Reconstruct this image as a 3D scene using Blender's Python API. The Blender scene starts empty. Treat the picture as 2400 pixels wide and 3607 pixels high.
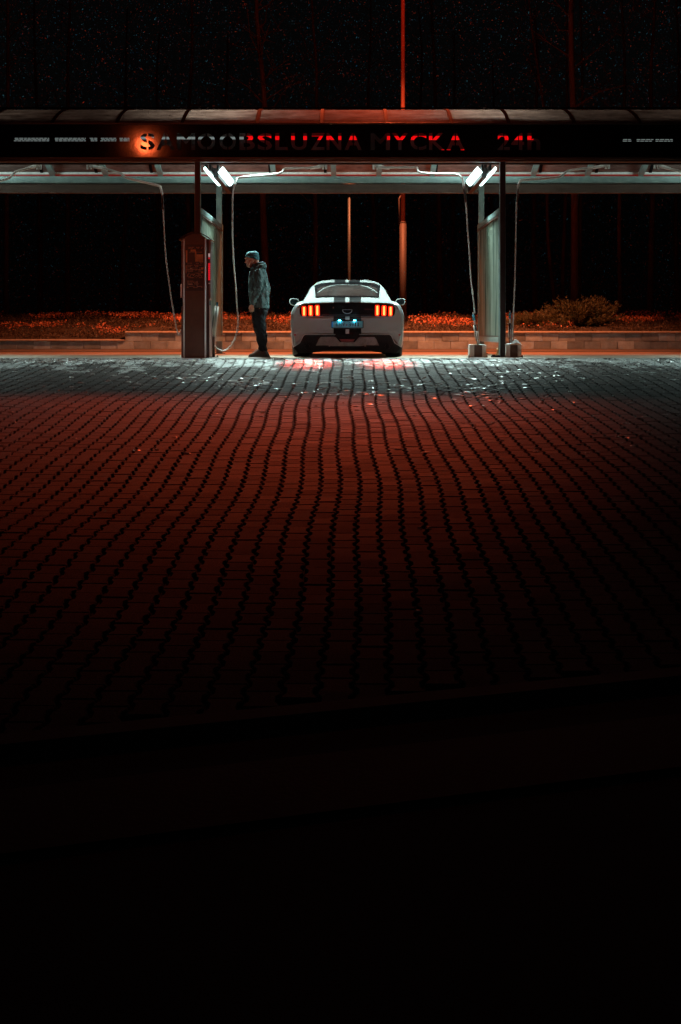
import bpy, bmesh, math, random
from mathutils import Vector, Matrix, noise
R = math.radians
random.seed(7)
S = bpy.context.scene
COL = S.collection

# ------------------------------------------------------------------ camera, sky, exposure
HC = 0.43                      # lens height above the bay floor
D0 = 24.0                      # camera distance to the front posts
FPX = 5000.0
cam_d = bpy.data.cameras.new('camera')
cam = bpy.data.objects.new('camera', cam_d); COL.objects.link(cam)
cam.location = (0, -D0, HC); cam.rotation_euler = (R(90), 0, 0)
cam_d.sensor_width = 36; cam_d.lens = 36*FPX/3607
cam_d.shift_x = -24/3607; cam_d.shift_y = -634.5/3607
cam_d.clip_start = 0.1; cam_d.clip_end = 600
S.camera = cam
S.view_settings.view_transform = 'Standard'; S.view_settings.look = 'None'
S.view_settings.exposure = 0.0; S.view_settings.gamma = 1.0
S.render.engine = 'CYCLES'
S.cycles.use_denoising = True
S.cycles.max_bounces = 6; S.cycles.transparent_max_bounces = 8
S.cycles.sample_clamp_indirect = 4.0
S.cycles.caustics_reflective = False; S.cycles.caustics_refractive = False

W = bpy.data.worlds.new('World'); S.world = W; W.use_nodes = True
wn = W.node_tree; wn.nodes.clear()
def wnode(t, **k):
    n = wn.nodes.new(t)
    for a, b in k.items(): setattr(n, a, b)
    return n
wo = wnode('ShaderNodeOutputWorld'); wb = wnode('ShaderNodeBackground')
tc = wnode('ShaderNodeTexCoord')
vor = wnode('ShaderNodeTexVoronoi'); vor.inputs['Scale'].default_value = 1000
wnz = wnode('ShaderNodeTexNoise'); wnz.inputs['Scale'].default_value = 180
wn.links.new(tc.outputs['Generated'], wnz.inputs['Vector'])
wsc = wnode('ShaderNodeVectorMath', operation='SCALE'); wsc.inputs['Scale'].default_value = .012
wn.links.new(wnz.outputs['Color'], wsc.inputs[0])
wad = wnode('ShaderNodeVectorMath', operation='ADD'); wn.links.new(tc.outputs['Generated'], wad.inputs[0]); wn.links.new(wsc.outputs[0], wad.inputs[1])
wn.links.new(wad.outputs[0], vor.inputs['Vector'])
rmp = wnode('ShaderNodeValToRGB')
rmp.color_ramp.elements[0].position = 0.0; rmp.color_ramp.elements[0].color = (1, 1, 1, 1)
rmp.color_ramp.elements[1].position = 0.34; rmp.color_ramp.elements[1].color = (0, 0, 0, 1)
wn.links.new(vor.outputs['Distance'], rmp.inputs['Fac'])
sep = wnode('ShaderNodeSeparateColor'); wn.links.new(vor.outputs['Color'], sep.inputs['Color'])
crp = wnode('ShaderNodeValToRGB'); cr = crp.color_ramp
cr.elements[0].position = 0; cr.elements[0].color = (0.9, 0.06, 0.02, 1)
cr.elements[1].position = 0.45; cr.elements[1].color = (0.8, 0.10, 0.03, 1)
e = cr.elements.new(0.55); e.color = (0.03, 0.25, 0.5, 1)
e = cr.elements.new(0.9); e.color = (0.15, 0.5, 0.6, 1)
wn.links.new(sep.outputs['Red'], crp.inputs['Fac'])
pw = wnode('ShaderNodeMath', operation='POWER'); pw.inputs[1].default_value = 7
wn.links.new(sep.outputs['Green'], pw.inputs[0])
m1 = wnode('ShaderNodeMath', operation='MULTIPLY'); wn.links.new(pw.outputs[0], m1.inputs[0]); wn.links.new(rmp.outputs['Color'], m1.inputs[1])
m2 = wnode('ShaderNodeVectorMath', operation='SCALE'); wn.links.new(crp.outputs['Color'], m2.inputs[0]); wn.links.new(m1.outputs[0], m2.inputs['Scale'])
ad = wnode('ShaderNodeVectorMath', operation='ADD'); ad.inputs[1].default_value = (0.0028, 0.0028, 0.0028)
wn.links.new(m2.outputs[0], ad.inputs[0]); wn.links.new(ad.outputs[0], wb.inputs['Color'])
wsx = wnode('ShaderNodeSeparateXYZ'); wn.links.new(tc.outputs['Generated'], wsx.inputs[0])
wmr = wnode('ShaderNodeMapRange'); wmr.inputs['From Min'].default_value = .08; wmr.inputs['From Max'].default_value = .17; wmr.inputs['To Min'].default_value = .12; wmr.inputs['To Max'].default_value = .36
wn.links.new(wsx.outputs['Z'], wmr.inputs['Value']); wn.links.new(wmr.outputs[0], wb.inputs['Strength'])
wn.links.new(wb.outputs[0], wo.inputs['Surface'])

# ------------------------------------------------------------------ lamps of the place (night: no sun)
ORANGE = (1.0, 0.105, 0.034)
LAMP = Vector((1.15, 8.6, 9.85))
def spot(name, loc, aim, power, size, blend, color, rad):
    d = bpy.data.lights.new(name, 'SPOT'); d.energy = power; d.color = color
    d.spot_size = R(size); d.spot_blend = blend; d.shadow_soft_size = rad
    o = bpy.data.objects.new(name, d); COL.objects.link(o); o.location = loc
    o.rotation_euler = (Vector(aim)-Vector(loc)).to_track_quat('-Z', 'Y').to_euler()
    return o
spot('sodium_light', LAMP, (-.75, -5.05, -.35), 13500, 29.2, 1.0, ORANGE, 0.55)
spot('sodium_light_back', LAMP+Vector((0, .1, 0)), (0, 8.4, 0), 13500, 108, 1.0, (1, .25, .09), 0.15)
d = bpy.data.lights.new('sodium_spill', 'POINT'); d.energy = 260; d.color = (1, .10, .03); d.shadow_soft_size = .15
o = bpy.data.objects.new('sodium_spill', d); COL.objects.link(o); o.location = LAMP + Vector((0, 0, -.05))
spot('distant_street_light', (-6.32, -20.4, 6.25), (-.9, 0, 1.2), 1250, 34, 1.0, (1, .12, .03), 0.14)

# ------------------------------------------------------------------ helpers
def P(px, py, Y):
    """a point seen at photo pixel (px, py), standing at depth Y"""
    d = Y + D0
    return Vector(((px-1224)*d/FPX, Y, HC-(py-1169)*d/FPX))

class MB:
    def __init__(s): s.v = []; s.f = []
    def add(s, vs, fs):
        n = len(s.v); s.v += [tuple(v) for v in vs]; s.f += [tuple(i+n for i in f) for f in fs]
    def box(s, c, h, rot=None):
        vs = []
        for dz in (-1, 1):
            for dx, dy in ((-1, -1), (1, -1), (1, 1), (-1, 1)):
                v = Vector((dx*h[0], dy*h[1], dz*h[2]))
                if rot is not None: v = rot @ v
                vs.append(v+Vector(c))
        s.add(vs, [(3, 2, 1, 0), (4, 5, 6, 7), (0, 1, 5, 4), (1, 2, 6, 5), (2, 3, 7, 6), (3, 0, 4, 7)])
    def bx(s, x0, x1, y0, y1, z0, z1):
        s.box(((x0+x1)/2, (y0+y1)/2, (z0+z1)/2), (abs(x1-x0)/2, abs(y1-y0)/2, abs(z1-z0)/2))
    def tube(s, pts, rad, n=8, cap=True):
        pts = [Vector(p) for p in pts]
        rads = rad if isinstance(rad, (list, tuple)) else [rad]*len(pts)
        up = Vector((0, 0, 1)); rings = []
        prev = None
        for i, p in enumerate(pts):
            t = (pts[min(i+1, len(pts)-1)]-pts[max(i-1, 0)]).normalized()
            if prev is None:
                a = t.cross(up)
                if a.length < .05: a = t.cross(Vector((1, 0, 0)))
            else:
                a = prev - t*prev.dot(t)
            a.normalize(); b = t.cross(a).normalized(); prev = a
            rings.append([p + (a*math.cos(2*math.pi*k/n)+b*math.sin(2*math.pi*k/n))*rads[i] for k in range(n)])
        s.loft(rings, cap)
    def loft(s, rings, cap=True, closed=True):
        n = len(rings[0]); vs = [v for r in rings for v in r]; fs = []
        for i in range(len(rings)-1):
            for k in range(n if closed else n-1):
                k2 = (k+1) % n
                fs.append((i*n+k, i*n+k2, (i+1)*n+k2, (i+1)*n+k))
        if cap:
            fs.append(tuple(range(n-1, -1, -1))); fs.append(tuple((len(rings)-1)*n+k for k in range(n)))
        s.add(vs, fs)
    def prism(s, poly, y0, y1):
        """polygon in (x,z), counter-clockwise seen from the camera, pushed along y"""
        n = len(poly)
        vs = [(x, y0, z) for x, z in poly]+[(x, y1, z) for x, z in poly]
        fs = [tuple(range(n)), tuple(range(2*n-1, n-1, -1))]
        for k in range(n): fs.append(((k+1) % n, k, n+k, n+(k+1) % n))
        s.add(vs, fs)
    def build(s, name, mat, parent=None, smooth=False, bevel=0.0, loc=None):
        me = bpy.data.meshes.new(name); me.from_pydata(s.v, [], s.f); me.update()
        bm = bmesh.new(); bm.from_mesh(me)
        bmesh.ops.recalc_face_normals(bm, faces=bm.faces)
        if bevel > 0:
            bmesh.ops.bevel(bm, geom=[e for e in bm.edges if e.is_manifold and e.calc_face_angle(0) > .6],
                            offset=bevel, segments=2, affect='EDGES', profile=.6)
        bm.to_mesh(me); bm.free()
        if smooth:
            for p in me.polygons: p.use_smooth = True
        me.materials.append(mat)
        o = bpy.data.objects.new(name, me); COL.objects.link(o)
        if parent is not None:
            o.parent = parent; o.matrix_parent_inverse = parent.matrix_world.inverted()
        if loc is not None: o.location = loc
        return o

def tag(o, label=None, cat=None, group=None, kind=None):
    if label: o['label'] = label
    if cat: o['category'] = cat
    if group: o['group'] = group
    if kind: o['kind'] = kind
    return o
def thing(name, loc, label, cat, group=None):
    o = bpy.data.objects.new(name, None); COL.objects.link(o); o.location = loc
    o.empty_display_size = .1
    o.matrix_world = Matrix.Translation(Vector(loc))
    return tag(o, label, cat, group)
def smooth_path(pts, n=6):
    """Catmull-Rom through the points"""
    pts = [Vector(p) for p in pts]; out = []
    q = [pts[0]*2-pts[1]]+pts+[pts[-1]*2-pts[-2]]
    for i in range(1, len(q)-2):
        for k in range(n):
            t = k/n; a, b, c, d_ = q[i-1], q[i], q[i+1], q[i+2]
            out.append(.5*((2*b)+(c-a)*t+(2*a-5*b+4*c-d_)*t*t+(3*b-a-3*c+d_)*t**3))
    out.append(pts[-1]); return out
def apply_mods(o):
    dg = bpy.context.evaluated_depsgraph_get(); dg.update()
    me = bpy.data.meshes.new_from_object(o.evaluated_get(dg)); old = o.data
    o.modifiers.clear(); o.data = me
    if not me.materials and old.materials: me.materials.append(old.materials[0])
    return o

# ------------------------------------------------------------------ materials
def mat(name, col, rough=.6, metal=0.0, var=.25, scale=6.0, bump=0.0, bscale=60.0, spec=.5, stretch=None, emit=None, estr=0.0, coat=0.0, alpha=None):
    m = bpy.data.materials.new(name); m.use_nodes = True; nt = m.node_tree
    b = nt.nodes['Principled BSDF']
    b.inputs['Roughness'].default_value = rough; b.inputs['Metallic'].default_value = metal
    b.inputs['Specular IOR Level'].default_value = spec
    b.inputs['Coat Weight'].default_value = coat
    c = nt.nodes.new('ShaderNodeTexCoord')
    mp = nt.nodes.new('ShaderNodeMapping'); nt.links.new(c.outputs['Object'], mp.inputs['Vector'])
    if stretch: mp.inputs['Scale'].default_value = stretch
    nz = nt.nodes.new('ShaderNodeTexNoise'); nz.inputs['Scale'].default_value = scale; nz.inputs['Detail'].default_value = 6
    nz.inputs['Roughness'].default_value = .65
    nt.links.new(mp.outputs[0], nz.inputs['Vector'])
    rp = nt.nodes.new('ShaderNodeValToRGB'); rp.name = 'ramp'
    rp.color_ramp.elements[0].position = .3; rp.color_ramp.elements[1].position = .7
    rp.color_ramp.elements[0].color = tuple(max(0, x*(1-var)) for x in col)+(1,)
    rp.color_ramp.elements[1].color = tuple(min(1, x*(1+var)) for x in col)+(1,)
    nt.links.new(nz.outputs['Fac'], rp.inputs['Fac']); nt.links.new(rp.outputs['Color'], b.inputs['Base Color'])
    mr = nt.nodes.new('ShaderNodeMapRange'); mr.inputs['To Min'].default_value = max(.03, rough-.12); mr.inputs['To Max'].default_value = min(1, rough+.12)
    nt.links.new(nz.outputs['Fac'], mr.inputs['Value']); nt.links.new(mr.outputs[0], b.inputs['Roughness'])
    if bump > 0:
        n2 = nt.nodes.new('ShaderNodeTexNoise'); n2.inputs['Scale'].default_value = bscale; n2.inputs['Detail'].default_value = 4
        nt.links.new(mp.outputs[0], n2.inputs['Vector'])
        bp = nt.nodes.new('ShaderNodeBump'); bp.inputs['Strength'].default_value = bump; bp.inputs['Distance'].default_value = .01
        nt.links.new(n2.outputs['Fac'], bp.inputs['Height']); nt.links.new(bp.outputs[0], b.inputs['Normal'])
    if emit:
        b.inputs['Emission Color'].default_value = tuple(emit)+(1,); b.inputs['Emission Strength'].default_value = estr
    return m

GALV = mat('galvanised_steel', (.20, .30, .29), .45, .25, .22, 5, .15, 30)
GALVD = mat('weathered_steel', (.11, .08, .065), .5, .3, .3, 3, .1, 20, stretch=(.6, 1, 4))
BROWN = mat('brown_powder_coat', (.085, .036, .022), .5, 0, .2, 8, .1, 80)
BLACK = mat('black_plastic', (.015, .015, .016), .45, 0, .3, 8)
BLACKG = mat('black_gloss', (.008, .008, .009), .18, 0, .3, 8, coat=.4)
FASC = mat('fascia_dark_gloss', (.006, .004, .004), .19, 0, .5, 2.5, .035, 4, coat=.0, spec=.12)
for n_ in FASC.node_tree.nodes:
    if n_.type == 'MAP_RANGE': n_.inputs['To Min'].default_value = .05; n_.inputs['To Max'].default_value = .08
ALU = mat('brushed_aluminium', (.82, .83, .80), .4, .1, .15, 12, .05, 60, stretch=(1, 1, .2))
RUBBER = mat('tyre_rubber', (.007, .007, .007), .8, 0, .3, 20, .2, 90)
CONC = mat('concrete_floor', (.29, .195, .14), .55, 0, .35, .9, .2, 12)  # street lamp's orange light is mixed into the floor's base colour
SOIL = mat('asphalt_dirt', (.10, .075, .06), .9, 0, .4, 2.5, .5, 30)
SAND = mat('joint_sand', (.065, .052, .046), .95, 0, .4, 12, .4, 80)
ASPH = mat('asphalt', (.04, .04, .04), .9, 0, .3, 9, .6, 120)
KERB = mat('kerb_concrete', (.08, .07, .065), .8, 0, .3, 5, .3, 50)
LAMPM = mat('lamp_diffuser', (.8, .9, .9), .4, 0, 0.02, 4, emit=(.70, 1.0, .97), estr=4)
CHROME = mat('chrome', (.8, .8, .8), .2, .4, .05, 5)
RED = mat('red_button', (.6, .01, .02), .4, 0, .1, 5, emit=(1, .01, .03), estr=.55)
WHITEP = mat('white_plastic', (.72, .66, .60), .35, 0, .08, 6)
BLUEP = mat('blue_grip', (.03, .30, .45), .35, 0, .1, 6)
HOSE = mat('grey_rubber_hose', (.78, .80, .77), .35, 0, .12, 9)
BLOCK = mat('concrete_block', (.48, .60, .64), .9, 0, .3, 3.5, .5, 60)

# ------------------------------------------------------------------ ground
SLOPE = 0.0656
EDGE = -0.64
def gz(x, y):
    """height of the paved yard, which falls gently towards the camera"""
    if y > EDGE: return 0.0
    t = EDGE-y
    return -SLOPE*t + .012*math.sin(x*.55+.6)*math.sin(t*.7)*min(1, t/2) + .008*math.sin(t*1.5+x*.3)*min(1, t/2)
def kerb_y(x): return -18.54+(x+1.34)*(.89/2.83)

b = MB()
xs = [-200, -60, -30]+[i*1.0 for i in range(-16, 17)]+[30, 60, 200]
ys = [-120, -60]+[-32+i*.5 for i in range(63)]+[EDGE-.01]
def sheet(mb, xs, ys, f):
    n = len(xs)
    vs = [(x, y, f(x, y)) for y in ys for x in xs]
    fs = [(j*n+i, j*n+i+1, (j+1)*n+i+1, (j+1)*n+i) for j in range(len(ys)-1) for i in range(n-1)]
    mb.add(vs, fs)
ys1 = [y for y in ys if y < EDGE]
sheet(b, xs, sorted(ys1+[0, 6, 10, 30, 80, 300]), lambda x, y: (gz(x, y) if y < EDGE else 0) - .035)
tag(b.build('ground', SAND), kind='structure')

# paving material
PV = mat('paving_stone', (.105, .085, .078), .55, 0, .25, 1.2, .45, 90, spec=.25)
nt = PV.node_tree; N = nt.nodes; L = nt.links
pb = N['Principled BSDF']
geo = N.new('ShaderNodeNewGeometry')
rr = N.new('ShaderNodeMapRange'); rr.inputs['To Min'].default_value = .70; rr.inputs['To Max'].default_value = 1.25
L.new(geo.outputs['Random Per Island'], rr.inputs['Value'])
mul = N.new('ShaderNodeVectorMath'); mul.operation = 'SCALE'
L.new(N['ramp'].outputs['Color'], mul.inputs[0]); L.new(rr.outputs[0], mul.inputs['Scale'])
tcn = N.new('ShaderNodeTexCoord')
gr = N.new('ShaderNodeTexNoise'); gr.inputs['Scale'].default_value = 130; gr.inputs['Detail'].default_value = 3; L.new(tcn.outputs['Object'], gr.inputs['Vector'])
gm = N.new('ShaderNodeMapRange'); gm.inputs['From Min'].default_value = .35; gm.inputs['From Max'].default_value = .65; gm.inputs['To Min'].default_value = .45; gm.inputs['To Max'].default_value = 1.6
L.new(gr.outputs['Fac'], gm.inputs['Value'])
gmm = N.new('ShaderNodeMath'); gmm.operation = 'MULTIPLY'; L.new(rr.outputs[0], gmm.inputs[0]); L.new(gm.outputs[0], gmm.inputs[1]); L.new(gmm.outputs[0], mul.inputs['Scale'])
mp = N.new('ShaderNodeMapping'); mp.inputs['Scale'].default_value = (1.0, .55, 1); L.new(tcn.outputs['Object'], mp.inputs['Vector'])
fz = N.new('ShaderNodeTexNoise'); fz.inputs['Scale'].default_value = 2.2; fz.inputs['Detail'].default_value = 12; fz.inputs['Roughness'].default_value = .74
L.new(mp.outputs[0], fz.inputs['Vector'])
sp = N.new('ShaderNodeSeparateXYZ'); L.new(tcn.outputs['Object'], sp.inputs[0])
# dried soap film, also painting the bay lamps' bright pool into the stone colour
th = N.new('ShaderNodeMapRange'); th.inputs['From Min'].default_value = -5.0; th.inputs['From Max'].default_value = -.7
th.inputs['To Min'].default_value = .72; th.inputs['To Max'].default_value = .42
L.new(sp.outputs['Y'], th.inputs['Value'])
sb = N.new('ShaderNodeMath'); sb.operation = 'SUBTRACT'; L.new(fz.outputs['Fac'], sb.inputs[0]); L.new(th.outputs[0], sb.inputs[1])
gn = N.new('ShaderNodeMath'); gn.operation = 'MULTIPLY'; gn.inputs[1].default_value = 30; gn.use_clamp = True; L.new(sb.outputs[0], gn.inputs[0])
g2 = N.new('ShaderNodeMath'); g2.operation = 'MULTIPLY'; g2.inputs[1].default_value = .8; L.new(gn.outputs[0], g2.inputs[0])
mx = N.new('ShaderNodeMix'); mx.data_type = 'RGBA'; mx.inputs[7].default_value = (.74, .76, .75, 1)
L.new(g2.outputs[0], mx.inputs[0]); L.new(mul.outputs[0], mx.inputs[6]); L.new(mx.outputs[2], pb.inputs['Base Color'])
for l in list(pb.inputs['Roughness'].links): L.remove(l)
rg = N.new('ShaderNodeMapRange'); rg.inputs['To Min'].default_value = .74; rg.inputs['To Max'].default_value = .86
L.new(geo.outputs['Random Per Island'], rg.inputs['Value']); L.new(rg.outputs[0], pb.inputs['Roughness'])

# double-T pavers, each stone modelled
b = MB()
CP, RP = .157, .205
def bone(sc, we, ww, hl):
    e, w = we*sc, ww*sc
    return [(-e, -hl), (e, -hl), (e, -hl*.72), (w, -hl*.36), (w, hl*.36), (e, hl*.72), (e, hl), (-e, hl), (-e, hl*.72), (-w, hl*.36), (-w, -hl*.36), (-e, -hl*.72)]
outer = bone(1, .0775, .0585, .0990); inner = bone(.92, .0775, .0585, .0945)
NV = len(outer)
for ci in range(-82, 83):
    off = RP/2 if ci % 2 else 0
    for ri in range(0, 96):
        y = EDGE-.30-ri*RP-off
        x = ci*CP-.015
        if y < kerb_y(x)+.14: continue
        t = EDGE-y
        lx = .024*math.sin(t*.62+.5)*(1 if t > 1 else t) + .03*math.sin(t*1.7+x*.5)*min(1, t)*.5
        x += lx + random.uniform(-.003, .003); yy = y+random.uniform(-.004, .004)
        tx, ty, dz = random.uniform(-.007, .007), random.uniform(-.007, .007), random.uniform(-.003, .003)
        z0 = gz(x, yy); vs = []
        for (poly, h) in ((outer, -.03), (outer, -.009), (inner, 0)):
            for (a, c) in poly:
                vs.append((x+a, yy+c, z0 + gz(x+a, yy+c)-z0 + h + dz + a*tx + c*ty))
        fs = [tuple(2*NV+k for k in range(NV))]
        for r_ in (0, 1):
            for k in range(NV):
                k2 = (k+1) % NV; fs.append((r_*NV+k, r_*NV+k2, (r_+1)*NV+k2, (r_+1)*NV+k))
        b.add(vs, fs)
me = bpy.data.meshes.new('paving'); me.from_pydata(b.v, [], b.f); me.materials.append(PV)
o = bpy.data.objects.new('paving', me); COL.objects.link(o); tag(o, kind='structure')

# edging course of flat slabs between the paving and the bay floor
b = MB()
x = -14
while x < 14:
    w = .40
    b.box((x+w/2, EDGE-.125, -.014-.008+random.uniform(-.003, .003)), (w/2-.006, .12, .02), Matrix.Rotation(random.uniform(-.008, .008), 3, 'Y'))
    x += w
tag(b.build('edging_course', PV, bevel=.004), kind='structure')
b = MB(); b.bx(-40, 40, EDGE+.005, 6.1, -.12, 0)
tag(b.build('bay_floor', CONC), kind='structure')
b = MB(); sheet(b, [-60, -20, 0, 20, 60], [6.1, 8, 10.1, 10.6], lambda x, y: .012)
tag(b.build('dirt_strip', SOIL), kind='structure')
# near kerb, gutter and the road in front of the camera
b = MB()
def strip(mb, o0, o1, z0, z1, xa=-25, xb=25, n=50):
    vs = []
    for i in range(n+1):
        x = xa+(xb-xa)*i/n
        for o_, z_ in ((o0, z0), (o1, z1)):
            y = kerb_y(x)+o_; vs.append((x, y, gz(x, y)+z_))
    mb.add(vs, [(2*i, 2*i+2, 2*i+3, 2*i+1) for i in range(n)])
strip(b, .12, -.02, .012, .016); strip(b, -.02, -.03, .016, -.028)
tag(b.build('kerb', KERB), kind='structure')
b = MB(); strip(b, -.03, -.45, -.028, -.030)
tag(b.build('gutter', ASPH), kind='structure')
b = MB(); strip(b, -.45, -1.0, -.004, -.004)
tag(b.build('gutter_slabs', KERB), kind='structure')
b = MB(); strip(b, -1.0, -9.0, -.022, -.022)
tag(b.build('road', ASPH), kind='structure')

# ice and dried foam flecks on the stones
ICE = mat('ice_fleck', (.75, .75, .72), .25, 0, .1, 30)
b = MB()
def fleck(x, y, rx, ry, h):
    n = 7; z = gz(x, y)+.004; ring = []
    for k in range(n):
        a = 2*math.pi*k/n; r_ = random.uniform(.6, 1.15)
        ring.append((x+rx*r_*math.cos(a), y+ry*r_*math.sin(a), z-.002))
    top = [(x+(p[0]-x)*.6, y+(p[1]-y)*.6, z+h) for p in ring]
    b.add(ring+top, [tuple(range(n, 2*n))]+[(k, (k+1) % n, n+(k+1) % n, n+k) for k in range(n)])
for i in range(900):
    t = random.random()**2.2*10+.6; y = EDGE-t
    x = random.gauss(2.6, 1.6) if random.random() < .5 else random.uniform(-6, 6)
    s_ = random.uniform(.008, .034)*(1.0 if t < 4 else .8)
    fleck(x, y, s_*random.uniform(1, 2.2), s_*random.uniform(.6, 1.6), random.uniform(.002, .008))
for i in range(1500):      # crushed ice along the edge on the left, and a little on the right
    x = -random.random()**.8*6-1.9 if random.random() < .75 else random.uniform(3, 8)
    y = EDGE-.55+random.gauss(0, .22)
    if y > EDGE-.05: continue
    s_ = random.uniform(.010, .032); fleck(x, y, s_, s_*1.3, random.uniform(.003, .010))
for (cx_, cy_, sx1, sy1, n_) in ((1700, 1365, 75, 26, 130), (870, 1352, 60, 12, 70), (1880, 1330, 110, 20, 60), (1480, 1370, 90, 16, 40), (1180, 1372, 120, 18, 50), (620, 1330, 90, 14, 40)):
    for i in range(n_):
        px = random.gauss(cx_, sx1); py = max(1290, random.gauss(cy_, sy1)); d_ = 9830/(py-841)
        s_ = random.uniform(.012, .05); fleck((px-1224)*d_/FPX, d_-24, s_*random.uniform(1, 1.8), s_*random.uniform(.8, 2.0), .006)
for (px, py, w_) in ((1130, 1523, .05), (1480, 1866, .02), (1511, 1866, .028), (1475, 2148, .025), (537, 2128, .014)):
    d_ = 9830/(py-841); fleck((px-1224)*d_/FPX, d_-24, w_, w_*.5, .008)
tag(b.build('ice_flecks', ICE), 'white flecks of ice and dried foam scattered over the paving', 'ice', kind='stuff')

# ------------------------------------------------------------------ wash canopy
can = thing('wash_canopy', (0, 0, 0), 'long open car wash shelter with arched translucent roof and dark lettered fascia', 'canopy')
PX = lambda px: (px-1224)/208.33
PZ = lambda py: HC+(1169-py)/208.33
# lettered fascia: letters cut through the sheet, stencil bridges left standing
XA, XB = -9.3, 9.3
b = MB(); b.bx(XA, XB, -.055, -.045, PZ(555), PZ(440))
fas = b.build('fascia', FASC, can)
letters = [('S', 496, 548), ('A', 553, 618), ('M', 625, 689), ('O', 697, 760), ('O', 774, 833), ('B', 845, 899), ('S', 909, 960), ('L', 971, 1014),
           ('U', 1027, 1082), ('Z', 1096, 1145), ('N', 1151, 1203), ('A', 1214, 1275), ('M', 1306, 1374), ('Y', 1381, 1437), ('C', 1445, 1502), ('K', 1511, 1566),
           ('A', 1573, 1636), ('2', 1752, 1795), ('4', 1800, 1846), ('h', 1857, 1903)]
cut = MB()
for ch, xa, xb in letters:
    cu = bpy.data.curves.new('t', 'FONT'); cu.body = ch; cu.size = 1; cu.extrude = .1; cu.offset = .022; cu.resolution_u = 3
    to = bpy.data.objects.new('t', cu); COL.objects.link(to)
    dg = bpy.context.evaluated_depsgraph_get(); dg.update()
    tm = bpy.data.meshes.new_from_object(to.evaluated_get(dg))
    vx = [v.co.x for v in tm.vertices]; vy = [v.co.y for v in tm.vertices]
    x0, x1, y0, y1 = min(vx), max(vx), min(vy), max(vy)
    sx = (PX(xb)-PX(xa))/(x1-x0); sz = (PZ(471)-PZ(530))/(y1-y0)
    bm = bmesh.new(); bm.from_mesh(tm); bmesh.ops.remove_doubles(bm, verts=bm.verts, dist=1e-5); bmesh.ops.recalc_face_normals(bm, faces=bm.faces); bm.to_mesh(tm); bm.free()
    cut.add([(PX(xa)+(v.co.x-x0)*sx, -.05-v.co.z, PZ(530)+(v.co.y-y0)*sz) for v in tm.vertices], [tuple(p.vertices) for p in tm.polygons])
    bpy.data.objects.remove(to); bpy.data.curves.remove(cu); bpy.data.meshes.remove(tm)
# perforated rows left and right of the words
def dashes(x0, x1, rows):
    for ry in rows:
        x = x0+random.uniform(0, 6)
        while x < x1:
            w = random.choice((10, 13, 15))
            xe = min(x+w, x1)
            if xe-x > 3: cut.bx(PX(x), PX(xe), -.15, .05, PZ(ry+1.3), PZ(ry-1.3))
            x = xe+2.5
for a, c in ((50, 176), (192, 305), (318, 345), (355, 412), (420, 458)): dashes(a, c, (488.5, 493, 497.5))
for a, c in ((2188, 2226), (2236, 2300), (2306, 2368)): dashes(a, c, (493, 498.5))
co = cut.build('cutter', FASC)
md = fas.modifiers.new('b', 'BOOLEAN'); md.operation = 'DIFFERENCE'; md.solver = 'EXACT'; md.use_self = True; md.object = co
apply_mods(fas); bpy.data.objects.remove(co)
for xc, w in ((521.5, 4.5), (586, 4), (728, 4), (804, 4), (868, 4), (935, 4), (1055, 0), (1245, 4), (1473, 4.5), (1604, 4), (1774, 3), (1826, 3)):
    if w:
        b = MB(); b.bx(PX(xc-w/2), PX(xc+w/2), -.0445, -.039, PZ(533), PZ(468)); b.build('stencil_bridge', FASC, can)
# red lamp strips, pale glow strips and an added dark board inside the sign
REDT = mat('red_strip_and_glint', (.3, .01, .01), .5, 0, .02, 5, emit=(1, .004, .006), estr=.75)
PALE = mat('pale_glow_strip', (.4, .4, .4), .5, 0, .02, 5, emit=(.40, .47, .46), estr=.40)
d_ = 24.30/5000
def SZ(py): return HC+(1169-py)*d_
def SX(px): return (px-1224)*d_
for xa, xb, ya, yb in ((868, 1278, 492, 479), (1364, 1640, 492, 479), (1750, 1880, 492, 479), (1556, 1640, 531, 526.5)):  # last segment paints the red glint at the foot of K and A
    b = MB(); b.bx(SX(xa), SX(xb), .30, .33, SZ(ya), SZ(yb)); b.build('red_strip_and_glint', REDT, can)
for xa, xb, ya, yb in ((470, 866, 490, 482), (30, 462, 501, 485), (2180, 2375, 502, 489)):  # glowing strips stand in for pale lit surfaces behind letters and slots
    b = MB(); b.bx(SX(xa), SX(xb), .30, .33, SZ(ya), SZ(yb)); b.build('pale_glow_strip', PALE, can)
b = MB(); b.bx(XA, XB, .40, .42, PZ(570), 3.93)
b.build('added_dark_board', mat('added_dark_board', (.05, .03, .03), .8), can)  # board added to hide the lit interior, so the letters stay dark
# fascia trims
b = MB(); b.bx(XA, XB, -.085, -.043, PZ(440), PZ(436)+.006); b.bx(XA, XB, -.075, .10, PZ(563), PZ(555)-.002)
b.build('fascia_trim', BROWN, can, bevel=.004)
b = MB(); b.bx(XA, XB, -.045, .12, PZ(570.5), PZ(563)-.003)
b.build('front_beam', BROWN, can, bevel=.004)
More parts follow.
